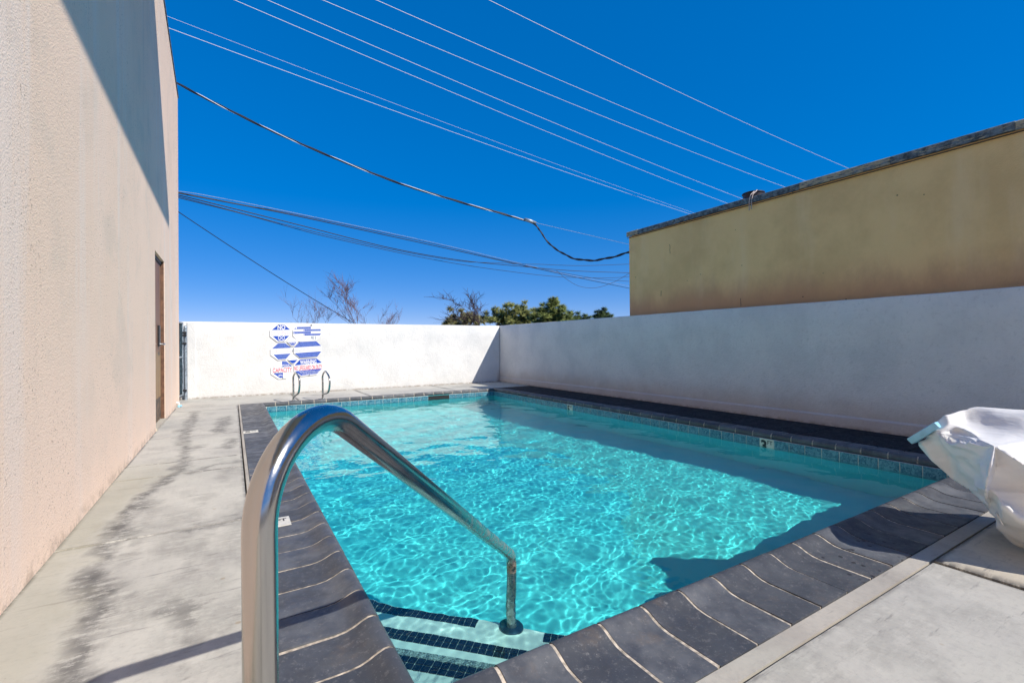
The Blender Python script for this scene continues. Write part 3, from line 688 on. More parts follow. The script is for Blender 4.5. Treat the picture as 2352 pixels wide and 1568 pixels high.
# ------------------------------------------------------------------ pool rules sign
SGN = empty('pool_rules_sign', (1.15, WALLY - .008, .85), 0, 'blue and white board of joined octagon pool safety signs on the white wall', 'sign')
SY = WALLY - .014
def sp(x, y): return Vector((.38477 + .0010376 * x, 0, 1.6531 + 2.71e-5 * x - .0010903 * y))
def plate(name, pts, mat, y0, y1, parent):
    bm = bmesh.new(); prism(bm, [sp(*p) + Vector((0, y0, 0)) for p in pts], (0, y1 - y0, 0)); return obj(name, bm, mat, parent)
def oct_(x0, y0, x1, y1, b, bt=None):
    bt = bt or b; return [(x0 + b, y0), (x1 - b, y0), (x1, y0 + bt), (x1, y1 - bt), (x1 - b, y1), (x0 + b, y1), (x0, y1 - bt), (x0, y0 + bt)]
def panel(pts): return plate('octagon_panel', pts, SIGNW, SY - .004, SY, SGN)
def field(pts, par, mat=SIGNB): return plate('colour_field', pts, mat, SY - .0052, SY - .0041, par)
def stext(body, x0, y1, x1, y0, mat, par, bold=.02):
    a = sp(x0, y1); b = sp(x1, y1); c = sp(x0, y0); F = Matrix(((1, 0, 0), (0, 0, -1), (0, 1, 0))).to_4x4()
    sk_ = (b.z - a.z) / (b.x - a.x); F[2][0] = sk_
    F.translation = Vector((a.x, SY - .0054, a.z)); return text('lettering', body, mat, par, F, b.x - a.x, c.z - a.z, bold)
def scribble(x0, y0, x1, y1, rows, mat, par, seed):
    """lines of print too small to read: rows of short broken marks"""
    rr = random.Random(seed); bm = bmesh.new()
    for r in range(rows):
        yt = y0 + (y1 - y0) * (r + .18) / rows; yb = y0 + (y1 - y0) * (r + .72) / rows; f = r / max(1, rows - 1)
        xa, xb = x0(f) if callable(x0) else x0, x1(f) if callable(x1) else x1; xx = xa
        while xx < xb - 6:
            wd = rr.uniform(6, 26); xe = min(xx + wd, xb)
            prism(bm, [sp(xx, yb) + Vector((0, SY - .0058, 0)), sp(xe, yb) + Vector((0, SY - .0058, 0)), sp(xe, yt) + Vector((0, SY - .0058, 0)), sp(xx, yt) + Vector((0, SY - .0058, 0))], (0, .0003, 0)); xx = xe + rr.uniform(3, 6)
    return obj('small_print', bm, mat, par)
# no diving
p = panel([(392, 212), (520, 212), (640, 322), (640, 428), (528, 542), (385, 545), (257, 436), (257, 322)])
field([(400, 222), (512, 222), (618, 318), (290, 318)], p); field([(305, 433), (600, 433), (500, 528), (402, 528)], p)
stext('NO', 392, 314, 530, 228, SIGNW, p, .03); stext('DIVING', 280, 412, 625, 335, PINK, p, .01)
bm = bmesh.new(); cc = sp(459, 470); rr_ = .063
for a0 in range(28):
    a, b = a0 / 28 * 2 * math.pi, (a0 + 1) / 28 * 2 * math.pi
    q = [cc + Vector((math.cos(t) * r_, 0, math.sin(t) * r_)) for t, r_ in ((a, rr_), (b, rr_), (b, rr_ - .010), (a, rr_ - .010))]
    bm.faces.new([bm.verts.new(v + Vector((0, SY - .0056, 0))) for v in q])
obj('symbol_ring', bm, SIGNW, p)
bm = bmesh.new()
for s_ in (1, -1):
    u_, v_ = Vector((1, 0, s_)).normalized(), Vector((-s_, 0, 1)).normalized()
    prism(bm, [cc + u_ * i * .055 + v_ * j * .005 + Vector((0, SY - .0058 - .0001 * s_, 0)) for i, j in ((-1, -1), (1, -1), (1, 1), (-1, 1))], (0, .0003, 0))
obj('symbol_cross', bm, SIGNW, p)
# emergency panel
p = panel([(735, 262), (1140, 262), (1195, 310), (1200, 450), (1100, 545), (760, 548), (668, 440), (668, 322)])
field([(688, 308), (735, 268), (1000, 268), (1000, 308)], p); field([(862, 316), (1186, 316), (1188, 350), (862, 350)], p)
field([(672, 358), (1000, 358), (1000, 396), (672, 396)], p); field([(865, 402), (1194, 402), (1170, 436), (865, 436)], p)
for body, a, b in (('1', 722, 303), ('2', 866, 346), ('3', 674, 393), ('4', 868, 432)): stext(body, a, b, a + 20, b - 28, SIGNW, p, .02)
scribble(752, 276, 990, 304, 1, PALEBLUE, p, 1); scribble(900, 322, 1175, 348, 1, PALEBLUE, p, 2); scribble(706, 364, 990, 392, 1, PALEBLUE, p, 3); scribble(905, 408, 1165, 432, 1, PALEBLUE, p, 4)
stext('911', 1005, 525, 1092, 452, NAVYINK, p, .01); scribble(750, 466, 810, 480, 1, plain('faint_print', (.62, .66, .74), .5), p, 5)
# caution
p = panel([(395, 562), (530, 562), (645, 672), (645, 768), (540, 882), (395, 888), (265, 785), (265, 672)])
field([(400, 570), (526, 570), (632, 662), (292, 668)], p); field([(318, 778), (622, 772), (535, 868), (400, 872)], p)
stext('CAUTION', 288, 752, 630, 692, PINK, p, .01)
scribble(lambda f: 395 - 70 * f, 576, lambda f: 535 + 55 * f, 664, 4, PALEBLUE, p, 6); scribble(lambda f: 350 + 60 * f, 782, lambda f: 600 - 70 * f, 868, 4, PALEBLUE, p, 7)
# pool and spa rules
p = panel([(790, 550), (1105, 550), (1205, 645), (1205, 752), (1120, 858), (790, 862), (680, 772), (680, 664)])
field([(785, 556), (1100, 552), (1198, 645), (682, 658)], p); field([(695, 770), (1198, 752), (1118, 850), (792, 858)], p)
stext('POOL & SPA', 925, 732, 1190, 676, PINK, p, .01); scribble(684, 684, 902, 736, 2, plain('faded_grey_print', (.58, .62, .70), .5), p, 8)
scribble(lambda f: 790 - 80 * f, 562, lambda f: 1090 + 80 * f, 652, 4, PALEBLUE, p, 9); scribble(lambda f: 735 + 60 * f, 776, lambda f: 1165 - 60 * f, 852, 4, PALEBLUE, p, 10)
# capacity
p = panel([(400, 905), (545, 905), (655, 1012), (655, 1112), (545, 1238), (400, 1242), (268, 1140), (268, 1020)])
field([(466, 912), (540, 912), (645, 1010), (466, 1014)], p); field([(312, 1128), (484, 1128), (484, 1212), (430, 1222)], p)
stext('POOL', 474, 1006, 608, 972, SIGNW, p, .03); scribble(476, 920, 560, 966, 3, PALEBLUE, p, 11)
stext('CAPACITY', 302, 1116, 648, 1034, RED, p, .012); stext('SPA', 402, 1190, 480, 1160, SIGNW, p, .03); scribble(360, 1136, 476, 1152, 1, PALEBLUE, p, 12)
bm = bmesh.new()
for a, b in (((405, 912), (305, 1018)), ((305, 1022), (655, 1014)), ((312, 1126), (640, 1118)), ((640, 1120), (545, 1225))):
    A, B = sp(*a), sp(*b); q = (B - A).normalized(); nrm = Vector((-q.z, 0, q.x)) * .002
    prism(bm, [A + nrm + Vector((0, SY - .0054, 0)), B + nrm + Vector((0, SY - .0054, 0)), B - nrm + Vector((0, SY - .0054, 0)), A - nrm + Vector((0, SY - .0054, 0))], (0, .0004, 0))
obj('border_line', bm, NAVYINK, p)
# warning
p = panel([(800, 884), (1112, 882), (1215, 975), (1215, 1090), (1110, 1205), (815, 1218), (682, 1115), (682, 1000)])
field([(795, 892), (1108, 888), (1208, 975), (692, 1002)], p); field([(700, 1112), (1205, 1090), (1106, 1188), (815, 1202)], p)
stext('WARNING', 795, 990, 1102, 905, SIGNW, p, .03); stext('NO LIFEGUARD ON DUTY', 690, 1100, 1210, 1012, RED, p, .012)
stext('CHILDREN UNDER THE AGE OF 14 SHALL', 770, 1138, 1180, 1118, SIGNW, p, .0); stext('NOT USE POOL WITHOUT A PARENT OR', 800, 1166, 1140, 1146, SIGNW, p, .0); stext('ADULT GUARDIAN IN ATTENDANCE', 825, 1192, 1110, 1173, SIGNW, p, .0)
# two little link panels
p = panel([(655, 500), (770, 548), (735, 600), (690, 630), (635, 630), (590, 600), (552, 548)]) if False else plate('link_panel', [(556, 540), (655, 452), (765, 545), (685, 628), (632, 630)], SIGNW, SY - .008, SY - .0062, SGN)
bm = bmesh.new(); prism(bm, [sp(*q) + Vector((0, SY - .0095, 0)) for q in ((580, 556), (730, 556), (690, 612), (630, 612))], (0, .001, 0)); obj('colour_field', bm, SIGNB, p)
a = sp(598, 584); b = sp(706, 584); F = Matrix(((1, 0, 0), (0, 0, -1), (0, 1, 0))).to_4x4(); F.translation = (a.x, SY - .0098, a.z); text('lettering', 'GATE', SIGNW, p, F, b.x - a.x, .022, .03)
p = plate('link_panel', [(570, 880), (668, 782), (775, 878), (690, 970), (645, 970)], SIGNW, SY - .008, SY - .0062, SGN)
bm = bmesh.new(); prism(bm, [sp(*q) + Vector((0, SY - .0095, 0)) for q in ((588, 900), (745, 896), (690, 956), (645, 958))], (0, .001, 0)); obj('colour_field', bm, SIGNB, p)
for q in ((410, 222), (660, 716), (965, 1200), (480, 1222)):
    bm = bmesh.new(); c = sp(*q); tube(bm, [c + Vector((0, SY - .004, 0)), c + Vector((0, SY - .014, 0))], .012, 10); obj('bolt', bm, GALV, SGN)

# ------------------------------------------------------------------ grab rails at the far edge
for i, (X_, cz, lab) in enumerate(((.935, [(345, 1350), (370, 700), (375, 330), (440, 262), (520, 330), (590, 470), (605, 650), (600, 850), (560, 1060), (450, 1150), (372, 1230)], 'stainless steel loop grab rail at the far pool edge in front of the sign'),
                                   (1.43, [(1545, 1290), (1560, 700), (1570, 280), (1620, 205), (1690, 250), (1775, 390), (1815, 600), (1802, 850), (1755, 1030), (1650, 1085), (1568, 1115)], 'stainless steel loop grab rail at the far pool edge clear of the sign'))):
    g = empty('grab_rail', (X_, 9.24, 0), 0, lab, 'grab rail', 'grab rails at the far pool edge')
    yb = 9.22; pp = Vector((X_, yb, 0))
    px_ = lambda q: ((800 + q[0] / 14.26) / 1.2245, (1030 + q[1] / 14.26) / 1.2245)
    pr = on_y(*px_(max(cz)), 8.74); dv = Vector((pr.x - X_, pr.y - yb, 0)); nv = Vector((dv.y, -dv.x, 0)).normalized()   # the loop stands in one upright plane
    P = []
    for q in cz[3:]:
        r_ = ray(*px_(q)); P.append(CAM + r_ * ((pp - CAM).dot(nv) / r_.dot(nv)))
    loop = [Vector((X_, yb, -.01)), Vector((X_, yb, .28)), Vector((X_, yb, .43))] + P[:-1] + [Vector((X_, yb, P[-1].z)) + dv.normalized() * .012]
    bm = bmesh.new(); tube(bm, spline(loop, 8), .0165, 12); obj('tube', bm, STEEL, g, True, 60)
    bm = bmesh.new(); tube(bm, [(X_, yb, 0), (X_, yb, .012), (X_, yb, .02)], [.042, .04, .022], 16); obj('escutcheon', bm, STEEL, g, True, 40)

# ------------------------------------------------------------------ near handrail
HR = empty('handrail', (.033, .79, 0), 0, 'large polished steel stair handrail running from deck down into the water', 'handrail')
B0 = Vector((.033, .785, 0)); u = Vector((1.131, 1.177, 0)); T = u.length; u.normalize()
pts = fillet([B0 + Vector((0, 0, -.02)), B0 + Vector((0, 0, .985)), B0 + u * T + Vector((0, 0, -.035)), B0 + u * T + Vector((0, 0, -.655))], [.145, .075], 18)
dense = [pts[0]] + [pts[0].lerp(pts[1], k / 8) for k in range(1, 8)] + pts[1:]
bm = bmesh.new(); tube(bm, dense, .0242, 32, False); obj('rail_tube', bm, STEEL, HR, True)
e = B0 + u * T
bm = bmesh.new(); tube(bm, [e + Vector((0, 0, -.652)), e + Vector((0, 0, -.640)), e + Vector((0, 0, -.628))], [.062, .060, .030], 24); ro = obj('escutcheon', bm, plain('blue_grey_plate', (.03, .07, .11), .4, .3), HR, True, 40)
bm = bmesh.new(); tube(bm, [B0 + Vector((0, 0, 0)), B0 + Vector((0, 0, .012)), B0 + Vector((0, 0, .024))], [.062, .06, .03], 24); obj('escutcheon', bm, STEEL, HR, True, 40)
for o in HR.children: o.cycles.is_caustics_receiver = True

# ------------------------------------------------------------------ draped cover at the right edge
CV = empty('covered_equipment', (3.4, .6, 0), 0, 'bulky poolside equipment under a creased white vinyl cover with light blue plastic tip', 'covered equipment')
def c6(x, y, d): return at_depth((2500 + x / 3.266) / 1.2245, (1100 + y / 3.266) / 1.2245, d)
V = {'tip': c6(400, 318, 2.45), 'tipl': c6(240, 480, 2.5), 'b': c6(480, 243, 2.42), 'c': c6(690, 150, 2.42), 'd': c6(790, 118, 2.42), 'e': c6(1100, 130, 2.3), 'e2': c6(1400, 150, 2.2),
     'r1': c6(445, 390, 2.38), 'r2': c6(560, 515, 2.28), 'r3': c6(700, 488, 2.2), 'r4': c6(880, 485, 2.12), 'r5': c6(972, 505, 2.06), 'r6': c6(1090, 580, 2.0), 'r7': c6(1300, 720, 1.92),
     'm1': c6(700, 300, 2.4), 'm2': c6(900, 330, 2.32), 'm3': c6(1150, 400, 2.19), 'm4': c6(1400, 480, 2.07), 'p1': c6(640, 315, 2.36), 'p2': c6(880, 452, 2.17),
     'u1': c6(640, 352, 2.38), 'u2': c6(755, 425, 2.262), 'n1': c6(960, 565, 2.045), 'n2': c6(930, 720, 2.02), 'n3': c6(878, 925, 2.03), 'l1': c6(360, 585, 2.45), 'l2': c6(430, 665, 2.42), 'l3': c6(610, 830, 2.36), 'l4': c6(765, 905, 2.27), 'f1': c6(985, 640, 2.08), 'f2': c6(962, 715, 2.07), 'f3': c6(905, 935, 2.07),
     'g1': c6(600, 600, 2.36), 'g2': c6(800, 720, 2.18), 'h1': c6(1241, 740, 1.98), 'h1b': c6(1420, 860, 1.92), 'h2': c6(930, 890, 2.07), 'h3': c6(1260, 830, 2.03), 'h4': c6(1420, 960, 1.91), 'k1': c6(925, 1080, 2.16),
     'k2': c6(985, 1260, 2.18), 'k3': c6(1060, 1350, 2.17), 'k4': c6(1241, 1460, 2.14), 'k5': c6(1420, 1500, 2.08), 'q1': c6(1080, 1080, 1.985), 'q2': c6(1260, 1200, 1.97), 'q3': c6(1420, 1300, 1.95)}
# rear and hidden edge, in plain coordinates
V.update({'z1': Vector((3.28, .98, .40)), 'z2': Vector((3.45, .92, .20)), 'z3': Vector((3.86, .66, .20)), 'z4': Vector((3.80, .10, .15)), 'z5': Vector((3.55, .62, .52)), 'z6': Vector((3.65, .12, .60)), 'z7': Vector((3.35, .02, .03)), 'z8': Vector((3.02, .1, .05))})
names = list(V); ix = {k: i for i, k in enumerate(names)}
F_ = [('tip', 'r1', 'p1', 'b'), ('b', 'p1', 'm1', 'c'), ('c', 'm1', 'm2', 'd'), ('d', 'm2', 'm3', 'e'), ('e', 'm3', 'm4', 'e2'), ('r1', 'r2', 'u1'), ('r1', 'u1', 'p1'), ('p1', 'u1', 'u2', 'p2'), ('u1', 'r2', 'r3', 'u2'), ('u2', 'r3', 'r4', 'p2'), ('p1', 'p2', 'm2', 'm1'), ('p2', 'r4', 'r5'), ('p2', 'r5', 'm3', 'm2'), ('r5', 'r6', 'm3'), ('r6', 'r7', 'm4', 'm3'),
      ('tip', 'tipl', 'l1', 'r1'), ('r1', 'l1', 'l2', 'g1'), ('r1', 'g1', 'r2'), ('r2', 'g1', 'g2', 'r3'), ('r3', 'g2', 'n1', 'r4'), ('r4', 'n1', 'r5'), ('g1', 'l2', 'l3'), ('g1', 'l3', 'g2'), ('g2', 'l3', 'l4'), ('g2', 'l4', 'n3', 'n2'), ('g2', 'n2', 'n1'), ('r5', 'n1', 'f1'), ('n1', 'n2', 'f2', 'f1'), ('n2', 'n3', 'f3', 'f2'),
      ('r5', 'f1', 'h1', 'r6'), ('r6', 'h1', 'h1b', 'r7'), ('f1', 'f2', 'h2'), ('f2', 'f3', 'h2'), ('f1', 'h2', 'h3', 'h1'), ('h1', 'h3', 'h4', 'h1b'), ('h2', 'f3', 'k1', 'q1'), ('h2', 'q1', 'q2', 'h3'), ('h3', 'q2', 'q3', 'h4'), ('l4', 'k1', 'n3'), ('n3', 'k1', 'f3'), ('k1', 'k2', 'q1'), ('q1', 'k2', 'k3', 'q2'), ('q2', 'k3', 'k4'), ('q2', 'k4', 'k5', 'q3'),
      ('c', 'd', 'z5'), ('b', 'c', 'z5', 'z1'), ('tip', 'b', 'z1', 'tipl'), ('d', 'e', 'z6', 'z5'), ('z1', 'z5', 'z3', 'z2'), ('z5', 'z6', 'z4', 'z3'), ('e', 'e2', 'z6'), ('e2', 'm4', 'z6'), ('m4', 'r7', 'z7', 'z4', 'z6'), ('r7', 'h1b', 'z7'), ('h1b', 'h4', 'z8', 'z7'), ('h4', 'q3', 'z8'), ('q3', 'k5', 'z8')]
cv = obj('vinyl_cover', ([V[k] for k in names], [[ix[k] for k in f] for f in F_]), VINYL, CV, True)
bm = bmesh.new(); bm.from_mesh(cv.data); bmesh.ops.recalc_face_normals(bm, faces=bm.faces[:])
cl = bm.edges.layers.float.new('crease_edge')
inv = {i: k for k, i in ix.items()}
sharp = {('r4', 'r5'): .85, ('r5', 'r6'): .8, ('r3', 'r4'): .8, ('r2', 'r3'): .6, ('r1', 'r2'): .6, ('n1', 'n2'): .9, ('n2', 'n3'): .95, ('r5', 'n1'): .9, ('f1', 'f2'): .8, ('f2', 'f3'): .9, ('r5', 'f1'): .8, ('f3', 'h2'): .7, ('h2', 'h3'): .95, ('h3', 'h4'): .9, ('tip', 'r1'): .7, ('r6', 'r7'): .7, ('p1', 'p2'): .85, ('u1', 'u2'): .5, ('u2', 'p2'): .5, ('b', 'c'): .8, ('tip', 'b'): .8, ('c', 'd'): .6, ('d', 'e'): .5,
         ('h2', 'q1'): .9, ('q1', 'q2'): .9, ('q2', 'q3'): .8, ('k2', 'q1'): .5, ('g1', 'g2'): .6, ('l2', 'g1'): .5, ('g2', 'n2'): .4, ('f1', 'h1'): .7, ('h1', 'h1b'): .6, ('c', 'm1'): .5, ('k1', 'f3'): .7, ('f3', 'k1'): .7}
for e_ in bm.edges:
    a, b = inv[e_.verts[0].index], inv[e_.verts[1].index]
    e_[cl] = (.72 * sharp.get((a, b), sharp.get((b, a), .30))) if not e_.is_boundary else .75
bm.to_mesh(cv.data); bm.free()
md = cv.modifiers.new('sub', 'SUBSURF'); md.levels = 4; md.render_levels = 4
bpy.context.view_layer.update()
fine = bpy.data.meshes.new_from_object(cv.evaluated_get(bpy.context.evaluated_depsgraph_get())); cv.modifiers.clear(); cv.data = fine; fine.shade_smooth(); fine.name = 'vinyl_cover'
Wi = W[CV]; nrm_ = [v.normal.copy() for v in fine.vertices]
PULLS = [(V['r1'], 9, .011, .20), (V['n3'], 8, .012, .22), (V['r5'], 7, .009, .22), (V['l4'], 7, .008, .18), (V['k4'], 9, .010, .24)]   # points the cloth is drawn towards
for v, nv_ in zip(fine.vertices, nrm_):
    p_ = Wi @ v.co; h_ = 0
    for c_, k_, a_, r_ in PULLS:
        q_ = p_ - c_; dd_ = q_.length; an_ = math.atan2(q_.dot(CU), q_.dot(CR)) + .35 * mnoise.noise(p_ * 7)
        h_ += a_ * (1 - 2 * abs(math.sin(k_ * an_ / 2))) * math.exp(-((dd_ - r_ * .55) / (r_ * .5)) ** 2) * (.5 + .8 * abs(mnoise.noise(p_ * 3 + c_)))
    h_ += .006 * (1 - 3 * abs(mnoise.noise(Vector((p_.x * 4, p_.y * 4, p_.z * 9)))))
    v.co += nv_ * h_
sd_ = cv.modifiers.new('thick', 'SOLIDIFY'); sd_.thickness = .004
bm = bmesh.new(); tube(bm, spline([c6(983, 1112, 2.09), c6(1012, 1160, 2.085), c6(1046, 1222, 2.08), c6(1036, 1212, 2.09), c6(1000, 1150, 2.10), c6(983, 1112, 2.09)], 5), .003, 6); obj('strap_loop', bm, WHITEPVC, CV, True)
# light blue plastic tip
t0, t1 = c6(228, 440, 2.50), c6(412, 330, 2.43); ax = (t1 - t0); Lg = ax.length; ax.normalize(); sd = ax.cross(Vector((0, 0, 1))).normalized(); up = sd.cross(ax)
Mt = Matrix((ax, sd, up)).transposed().to_4x4(); Mt.translation = t0
bm = bmesh.new(); box(bm, (-.015, -.036, -.018), (Lg + .03, .036, .016), .006, Mt); obj('plastic_tip', bm, BLUEPLASTIC, CV, True, 40)
bm = bmesh.new(); box(bm, (.05, -.012, .0155), (.07, .006, .0175), .001, Mt); obj('slot', bm, DARKMETAL, CV)

# ------------------------------------------------------------------ overhead lines
def wire(name, pix, rad, mat, label, cat, group, sag=0.0, ext=.35, n=40):
    """pix = [(x, y, depth), ...] measured along the photo; carried on past both ends when ext > 0"""
    P = [at_depth(*q) for q in pix]
    if len(P) == 2:
        a, b = P; P = [a.lerp(b, t) - Vector((0, 0, sag * 4 * t * (1 - t))) for t in [k / n for k in range(n + 1)]]
    else: P = spline(P, 8)
    if ext:
        e0, e1 = P[0] - P[1], P[-1] - P[-2]; LL = sum((P[i + 1] - P[i]).length for i in range(len(P) - 1)) * ext
        P = [P[0] + e0.normalized() * LL] + P + [P[-1] + e1.normalized() * LL]
    o = empty(name, P[len(P) // 2], 0, label, cat, group)
    bm = bmesh.new(); tube(bm, P, rad, 6, True); obj('conductor', bm, mat, o, True); return o
G = 'bare power lines crossing the sky'
for (a, b, r, lab) in (((385, 38, 13), (1590, 488, 30), .004, 'faint thin power line, upper of the close pair meeting the peach building'),
                       ((388, 65, 13), (1580, 490, 30), .007, 'bright power line, lower of the close pair meeting the peach building'),
                       ((537, 0, 13), (1665, 465, 29), .007, 'power line crossing the top edge nearest to the peach building'),
                       ((613, 0, 13), (1700, 455, 28), .007, 'power line second nearest the peach building along the top edge'),
                       ((740, 0, 13), (1790, 425, 27), .007, 'middle one of the five power lines that reach the top edge'),
                       ((863, 0, 13), (1840, 412, 26), .007, 'power line fourth from the peach building along the top edge'),
                       ((1122, 0, 13), (1940, 383, 24), .007, 'lone power line farthest from the peach building, isolated above the tan roof')):
    wire('power_line', [a, b], r, ALU, lab, 'power line', G, .12)
# twisted service drop with clamp
sd_pts = [(396, 186, 10.4), (500, 240, 10.6), (640, 308, 11), (780, 368, 11.4), (920, 422, 11.8), (1060, 465, 12.2), (1150, 490, 12.5), (1222, 512, 12.8), (1240, 530, 12.75), (1262, 560, 12.6), (1290, 580, 12.4), (1320, 594, 12.1), (1360, 598, 11.8), (1400, 592, 11.5), (1443, 580, 11.2), (1475, 572, 10.9)]
SD = empty('service_drop', at_depth(900, 415, 11.7), 0, 'thick twisted black service cable sagging from the peach building to the tan building', 'cable')
cen = spline([at_depth(*q) for q in sd_pts], 10)
for s_, mt, rr_ in ((0, CABLE, .017), (1, CABLE, .017), (2, ALU, .009)):
    bm = bmesh.new(); q = []
    for i, p_ in enumerate(cen):
        ph = i * .55 + s_ * 2.09; nrm = Vector((0, 0, 1)); sd_ = Vector((.6, .4, 0)).normalized()
        q.append(p_ + (nrm * math.sin(ph) + sd_ * math.cos(ph)) * .014)
    tube(bm, q if s_ < 2 else q[:75], rr_, 6); obj('strand', bm, mt, SD, True)
bm = bmesh.new(); tube(bm, [at_depth(1205, 502, 12.7), at_depth(1216, 507, 12.75), at_depth(1231, 512, 12.8)], [.02, .05, .035], 8); obj('clamp', bm, GALV, SD, True)
wire('overhead_wire', [(1231, 512, 12.8), (1460, 565, 15)], .005, GALV, 'hair-thin wire running on from the service cable clamp', 'wire', None, 0, .1)
# telephone bundle
TG = 'telephone cables leaving the peach building'
wire('telephone_cable', [(400, 438, 15), (480, 450, 15.6), (700, 494, 18), (1000, 558, 23), (1180, 601, 27), (1310, 632, 31), (1445, 657, 36)], .007, STRAND, 'bright steel strand on top of the telephone cable bundle', 'cable', TG)
wire('telephone_cable', [(400, 442, 15), (560, 472, 16.5), (700, 500, 18), (1000, 565, 23), (1180, 605, 27), (1310, 634, 31), (1445, 662, 36)], .018, CABLE, 'thick black cable slung just under the bright strand', 'cable', TG)
wire('telephone_cable', [(400, 440, 15), (560, 471, 16.5), (700, 497, 18), (1000, 561, 23), (1180, 603, 27), (1240, 607, 28), (1340, 610, 29), (1460, 606, 31)], .014, CABLE, 'black cable that parts upward from the bundle beside the tan building', 'cable', TG)
wire('telephone_cable', [(400, 446, 15), (500, 470, 15.6), (700, 520, 17.5), (900, 570, 20), (1060, 598, 23), (1200, 612, 26), (1320, 622, 28), (1460, 627, 30)], .017, CABLE, 'black cable that levels out just under the upward one', 'cable', TG)
wire('telephone_cable', [(400, 449, 15), (500, 475, 15.6), (700, 527, 17.5), (900, 573, 20), (1060, 600, 23), (1180, 606, 25), (1290, 626, 27), (1380, 641, 28.5), (1460, 647, 30)], .012, CABLE, 'thinner black cable second lowest in the bundle', 'cable', TG)
wire('telephone_cable', [(400, 452, 15), (560, 492, 16), (760, 546, 18.5), (1000, 597, 22), (1160, 622, 25), (1290, 636, 27), (1400, 638, 28.5), (1460, 634, 30)], .012, CABLE, 'lowest black cable swinging well below the bundle', 'cable', TG)
wire('telephone_cable', [(1278, 621, 27), (1300, 640, 27), (1330, 657, 27.2), (1365, 661, 27.5), (1400, 652, 28), (1430, 637, 28.3), (1460, 618, 28.6)], .011, CABLE, 'slack black cable looping down beside the tan building', 'cable', TG, ext=0)
wire('overhead_wire', [(400, 480, 16), (830, 752, 24)], .014, CABLE, 'single straight black wire slanting down behind the white wall and bare shrub', 'wire', None, .1, .2)  # a drop wire, not a guy

# ------------------------------------------------------------------ trees beyond the wall
BARE = mat_bark('reddish_bark', (.18, .11, .115), (.12, .075, .085)); BARE2 = mat_bark('dark_twig_bark', (.075, .05, .055), (.05, .035, .04)); TRUNK = mat_bark('pine_bark', (.13, .09, .06), (.08, .055, .04))
def branch(bm, rr, p, d, L_, r, lev, up, spread, tips=None):
    n = 5; q = p.copy(); pts = [q.copy()]; dd = d.copy()
    for i in range(n):
        dd = (dd + Vector((rr.gauss(0, .13), rr.gauss(0, .13), rr.gauss(0, .08) + up * .05))).normalized(); q = q + dd * L_ / n; pts.append(q.copy())
    tube(bm, pts, [r * (1 - .65 * i / n) for i in range(n + 1)], 4 if lev > 1 else 3, False)
    if tips is not None and lev == 0: tips.append(q.copy())
    if lev <= 0: return
    for k in range(rr.randint(4, 6) + (4 if lev == 1 else 0)):
        i = rr.randint(1, n); a = rr.uniform(0, 2 * math.pi); s = rr.uniform(.5, 1.1) * spread
        side = dd.orthogonal().normalized(); side.rotate(Matrix.Rotation(a, 3, dd))
        branch(bm, rr, pts[i], (dd + side * s + Vector((0, 0, up * .35))).normalized(), L_ * rr.uniform(.45, .72), max(r * .45, .0075), lev - 1, up, spread, tips)
def bare_tree(px, ytop, d, mat, lab, group, stems=1, lean=0, seed=0, spread=.7, lev=3, up=.6, wpx=60, rad=.035):
    rr = random.Random(seed); base = at_depth(px, 745, d); base.z = -.09; top = at_depth(px, ytop, d); H = top.z + .09
    o = empty('bare_tree', base, 0, lab, 'tree', group)
    bm = bmesh.new(); tops = []
    for s in range(stems):
        a = rr.uniform(-1, 1); b_ = base + CR * (a * wpx / FPX * d * .55 if stems > 1 else 0); b_.z = -.09
        trunk_top = b_ + Vector((0, 0, 1)) * (1.25 + rr.uniform(-.1, .15)) + CR * a * .2
        tube(bm, [b_, b_.lerp(trunk_top, .5) + CR * .03, trunk_top], [rad, rad * .9, rad * .75], 6, False); tops.append((trunk_top, a))
    obj('trunk', bm, mat, o, True)
    bm = bmesh.new()
    for tt, a in tops:
        h = (H - tt.z) * (rr.uniform(.6, 1) if stems > 1 else .62)
        branch(bm, rr, tt, (Vector((0, 0, 1)) + CR * (lean + a * .5)).normalized(), h, rad * .7, lev, up, spread)
    # the crown keeps to its measured height and spread
    zs = max(v.co.z for v in bm.verts); z0 = min(t.z for t, _a in tops); k = (H - z0) / max(.1, zs - z0)
    off = [(v.co - base).dot(CR) for v in bm.verts]; off.sort(); lo, hi = off[int(len(off) * .01)], off[int(len(off) * .99)]; hw = wpx / FPX * d; q = 2 * hw / (hi - lo)
    for v in bm.verts:
        so_ = (v.co - base).dot(CR); t_ = min(1, max(0, (v.co.z - 1.1) / .5)); v.co += CR * (((so_ - (lo + hi) / 2) * q - so_) * t_)
        if v.co.z > z0: v.co.z = z0 + (v.co.z - z0) * k
    obj('crown', bm, mat, o)
BG = 'leafless shrubs beyond the far wall'
bare_tree(786, 620, 22, BARE, 'tallest leafless reddish tree rising behind the sign wall', BG, 2, -.12, 3, .62, 3, .55, 44, .04)
bare_tree(720, 664, 23, BARE, 'low spread of leafless reddish twigs directly above the signs', BG, 5, -.1, 11, .8, 2, .5, 45, .025)
bare_tree(862, 684, 22.5, BARE, 'bushy leafless reddish shrub just past the tallest one', BG, 7, .1, 5, .75, 2, .6, 48, .025)
bare_tree(1058, 662, 20, BARE2, 'dark leafless tree with rounded crown standing before the pines', None, 2, .1, 8, .85, 3, .4, 55, .035)
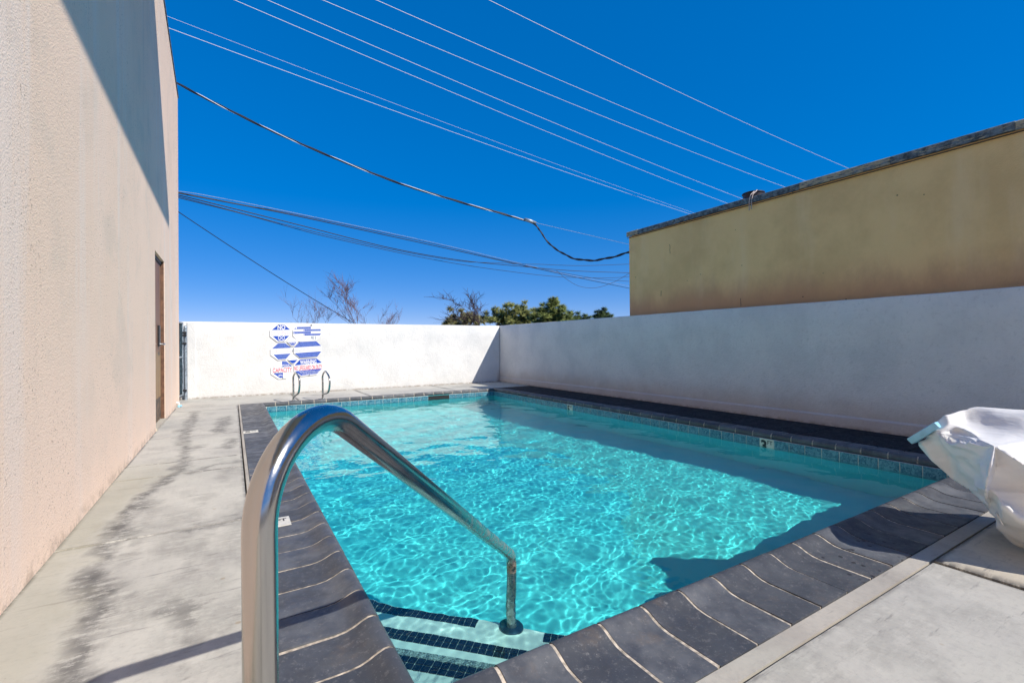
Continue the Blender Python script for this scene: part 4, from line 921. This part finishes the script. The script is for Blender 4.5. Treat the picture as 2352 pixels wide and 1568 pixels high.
def needles(bm, rr, c, r, n, ln):
    for _ in range(n):
        v = Vector((rr.gauss(0, 1), rr.gauss(0, 1), rr.gauss(0, .8))).normalized() * r * rr.random() ** .4; p = c + v
        od = (v.normalized() * .6 + Vector((rr.gauss(0, .4), rr.gauss(0, .4), rr.uniform(.2, 1)))).normalized()
        for _k in range(4):
            d_ = (od + Vector((rr.gauss(0, .5), rr.gauss(0, .5), rr.gauss(0, .4)))).normalized(); s_ = d_.orthogonal().normalized() * ln * .11
            bm.faces.new([bm.verts.new(p - s_), bm.verts.new(p + s_), bm.verts.new(p + d_ * ln)])
def pine(px, d, blobs, lab, group, fa, fb, seed, ln=.30):
    """blobs = [(x, y, radius px), ...] leaf masses as placed in the photo"""
    rr = random.Random(seed); base = at_depth(px, 745, d); base.z = -.09
    o = empty('pine_tree', base, 0, lab, 'tree', group)
    tp = min(blobs, key=lambda b: b[1]); top = at_depth(tp[0], tp[1], d)
    bm = bmesh.new(); tube(bm, [base, base.lerp(top, .5) + Vector((.1, 0, 0)), top], [.16, .11, .03], 8, False)
    for bx_, by_, br in blobs:
        c = at_depth(bx_, by_, d); s0 = base.lerp(top, rr.uniform(.35, .7)); tube(bm, [s0, s0.lerp(c, .5) + Vector((0, 0, .1)), c], [.05, .035, .015], 5, False)
    obj('trunk', bm, TRUNK, o, True)
    bm = bmesh.new()
    for bx_, by_, br in blobs:
        c = at_depth(bx_, by_, d); r = br / FPX * d
        for _ in range(max(6, int(br * 1.25))):
            cc_ = c + Vector((rr.gauss(0, .75), rr.gauss(0, .8), rr.gauss(0, .58))) * r
            needles(bm, rr, cc_, r * rr.uniform(.16, .34), 22, ln * .85)
    obj('crown', bm, mat_foliage('needles_' + str(seed), fa, fb), o)
PG = 'pines beyond the far wall'
fa, fb = (.27, .31, .09), (.13, .18, .055)
pine(1060, 26, [(1040, 742, 12), (1062, 735, 14), (1085, 740, 13)], 'low olive pine clump behind the dark leafless tree', PG, (.27, .25, .10), (.17, .17, .08), 21)
pine(1175, 28, [(1125, 735, 12), (1150, 728, 16), (1180, 722, 18), (1198, 712, 13), (1215, 724, 16), (1165, 742, 18), (1205, 742, 18)], 'wide bushy pine in the middle of the row', PG, (.32, .33, .10), (.17, .20, .07), 22)
pine(1265, 25, [(1268, 696, 7), (1268, 706, 12), (1283, 714, 12), (1255, 722, 15), (1275, 732, 20), (1245, 738, 16), (1300, 742, 12)], 'tallest pine of the row with pointed top', PG, fa, fb, 23)
pine(1325, 30, [(1325, 728, 11), (1312, 736, 10), (1338, 735, 10)], 'small rounded dark pine next to the tallest', PG, (.16, .22, .07), (.08, .12, .045), 24)
pine(1382, 32, [(1378, 722, 9), (1388, 726, 9), (1372, 732, 8), (1383, 736, 12)], 'smallest pine, alone near the corner of the tan building', PG, (.14, .20, .07), (.07, .11, .045), 25)
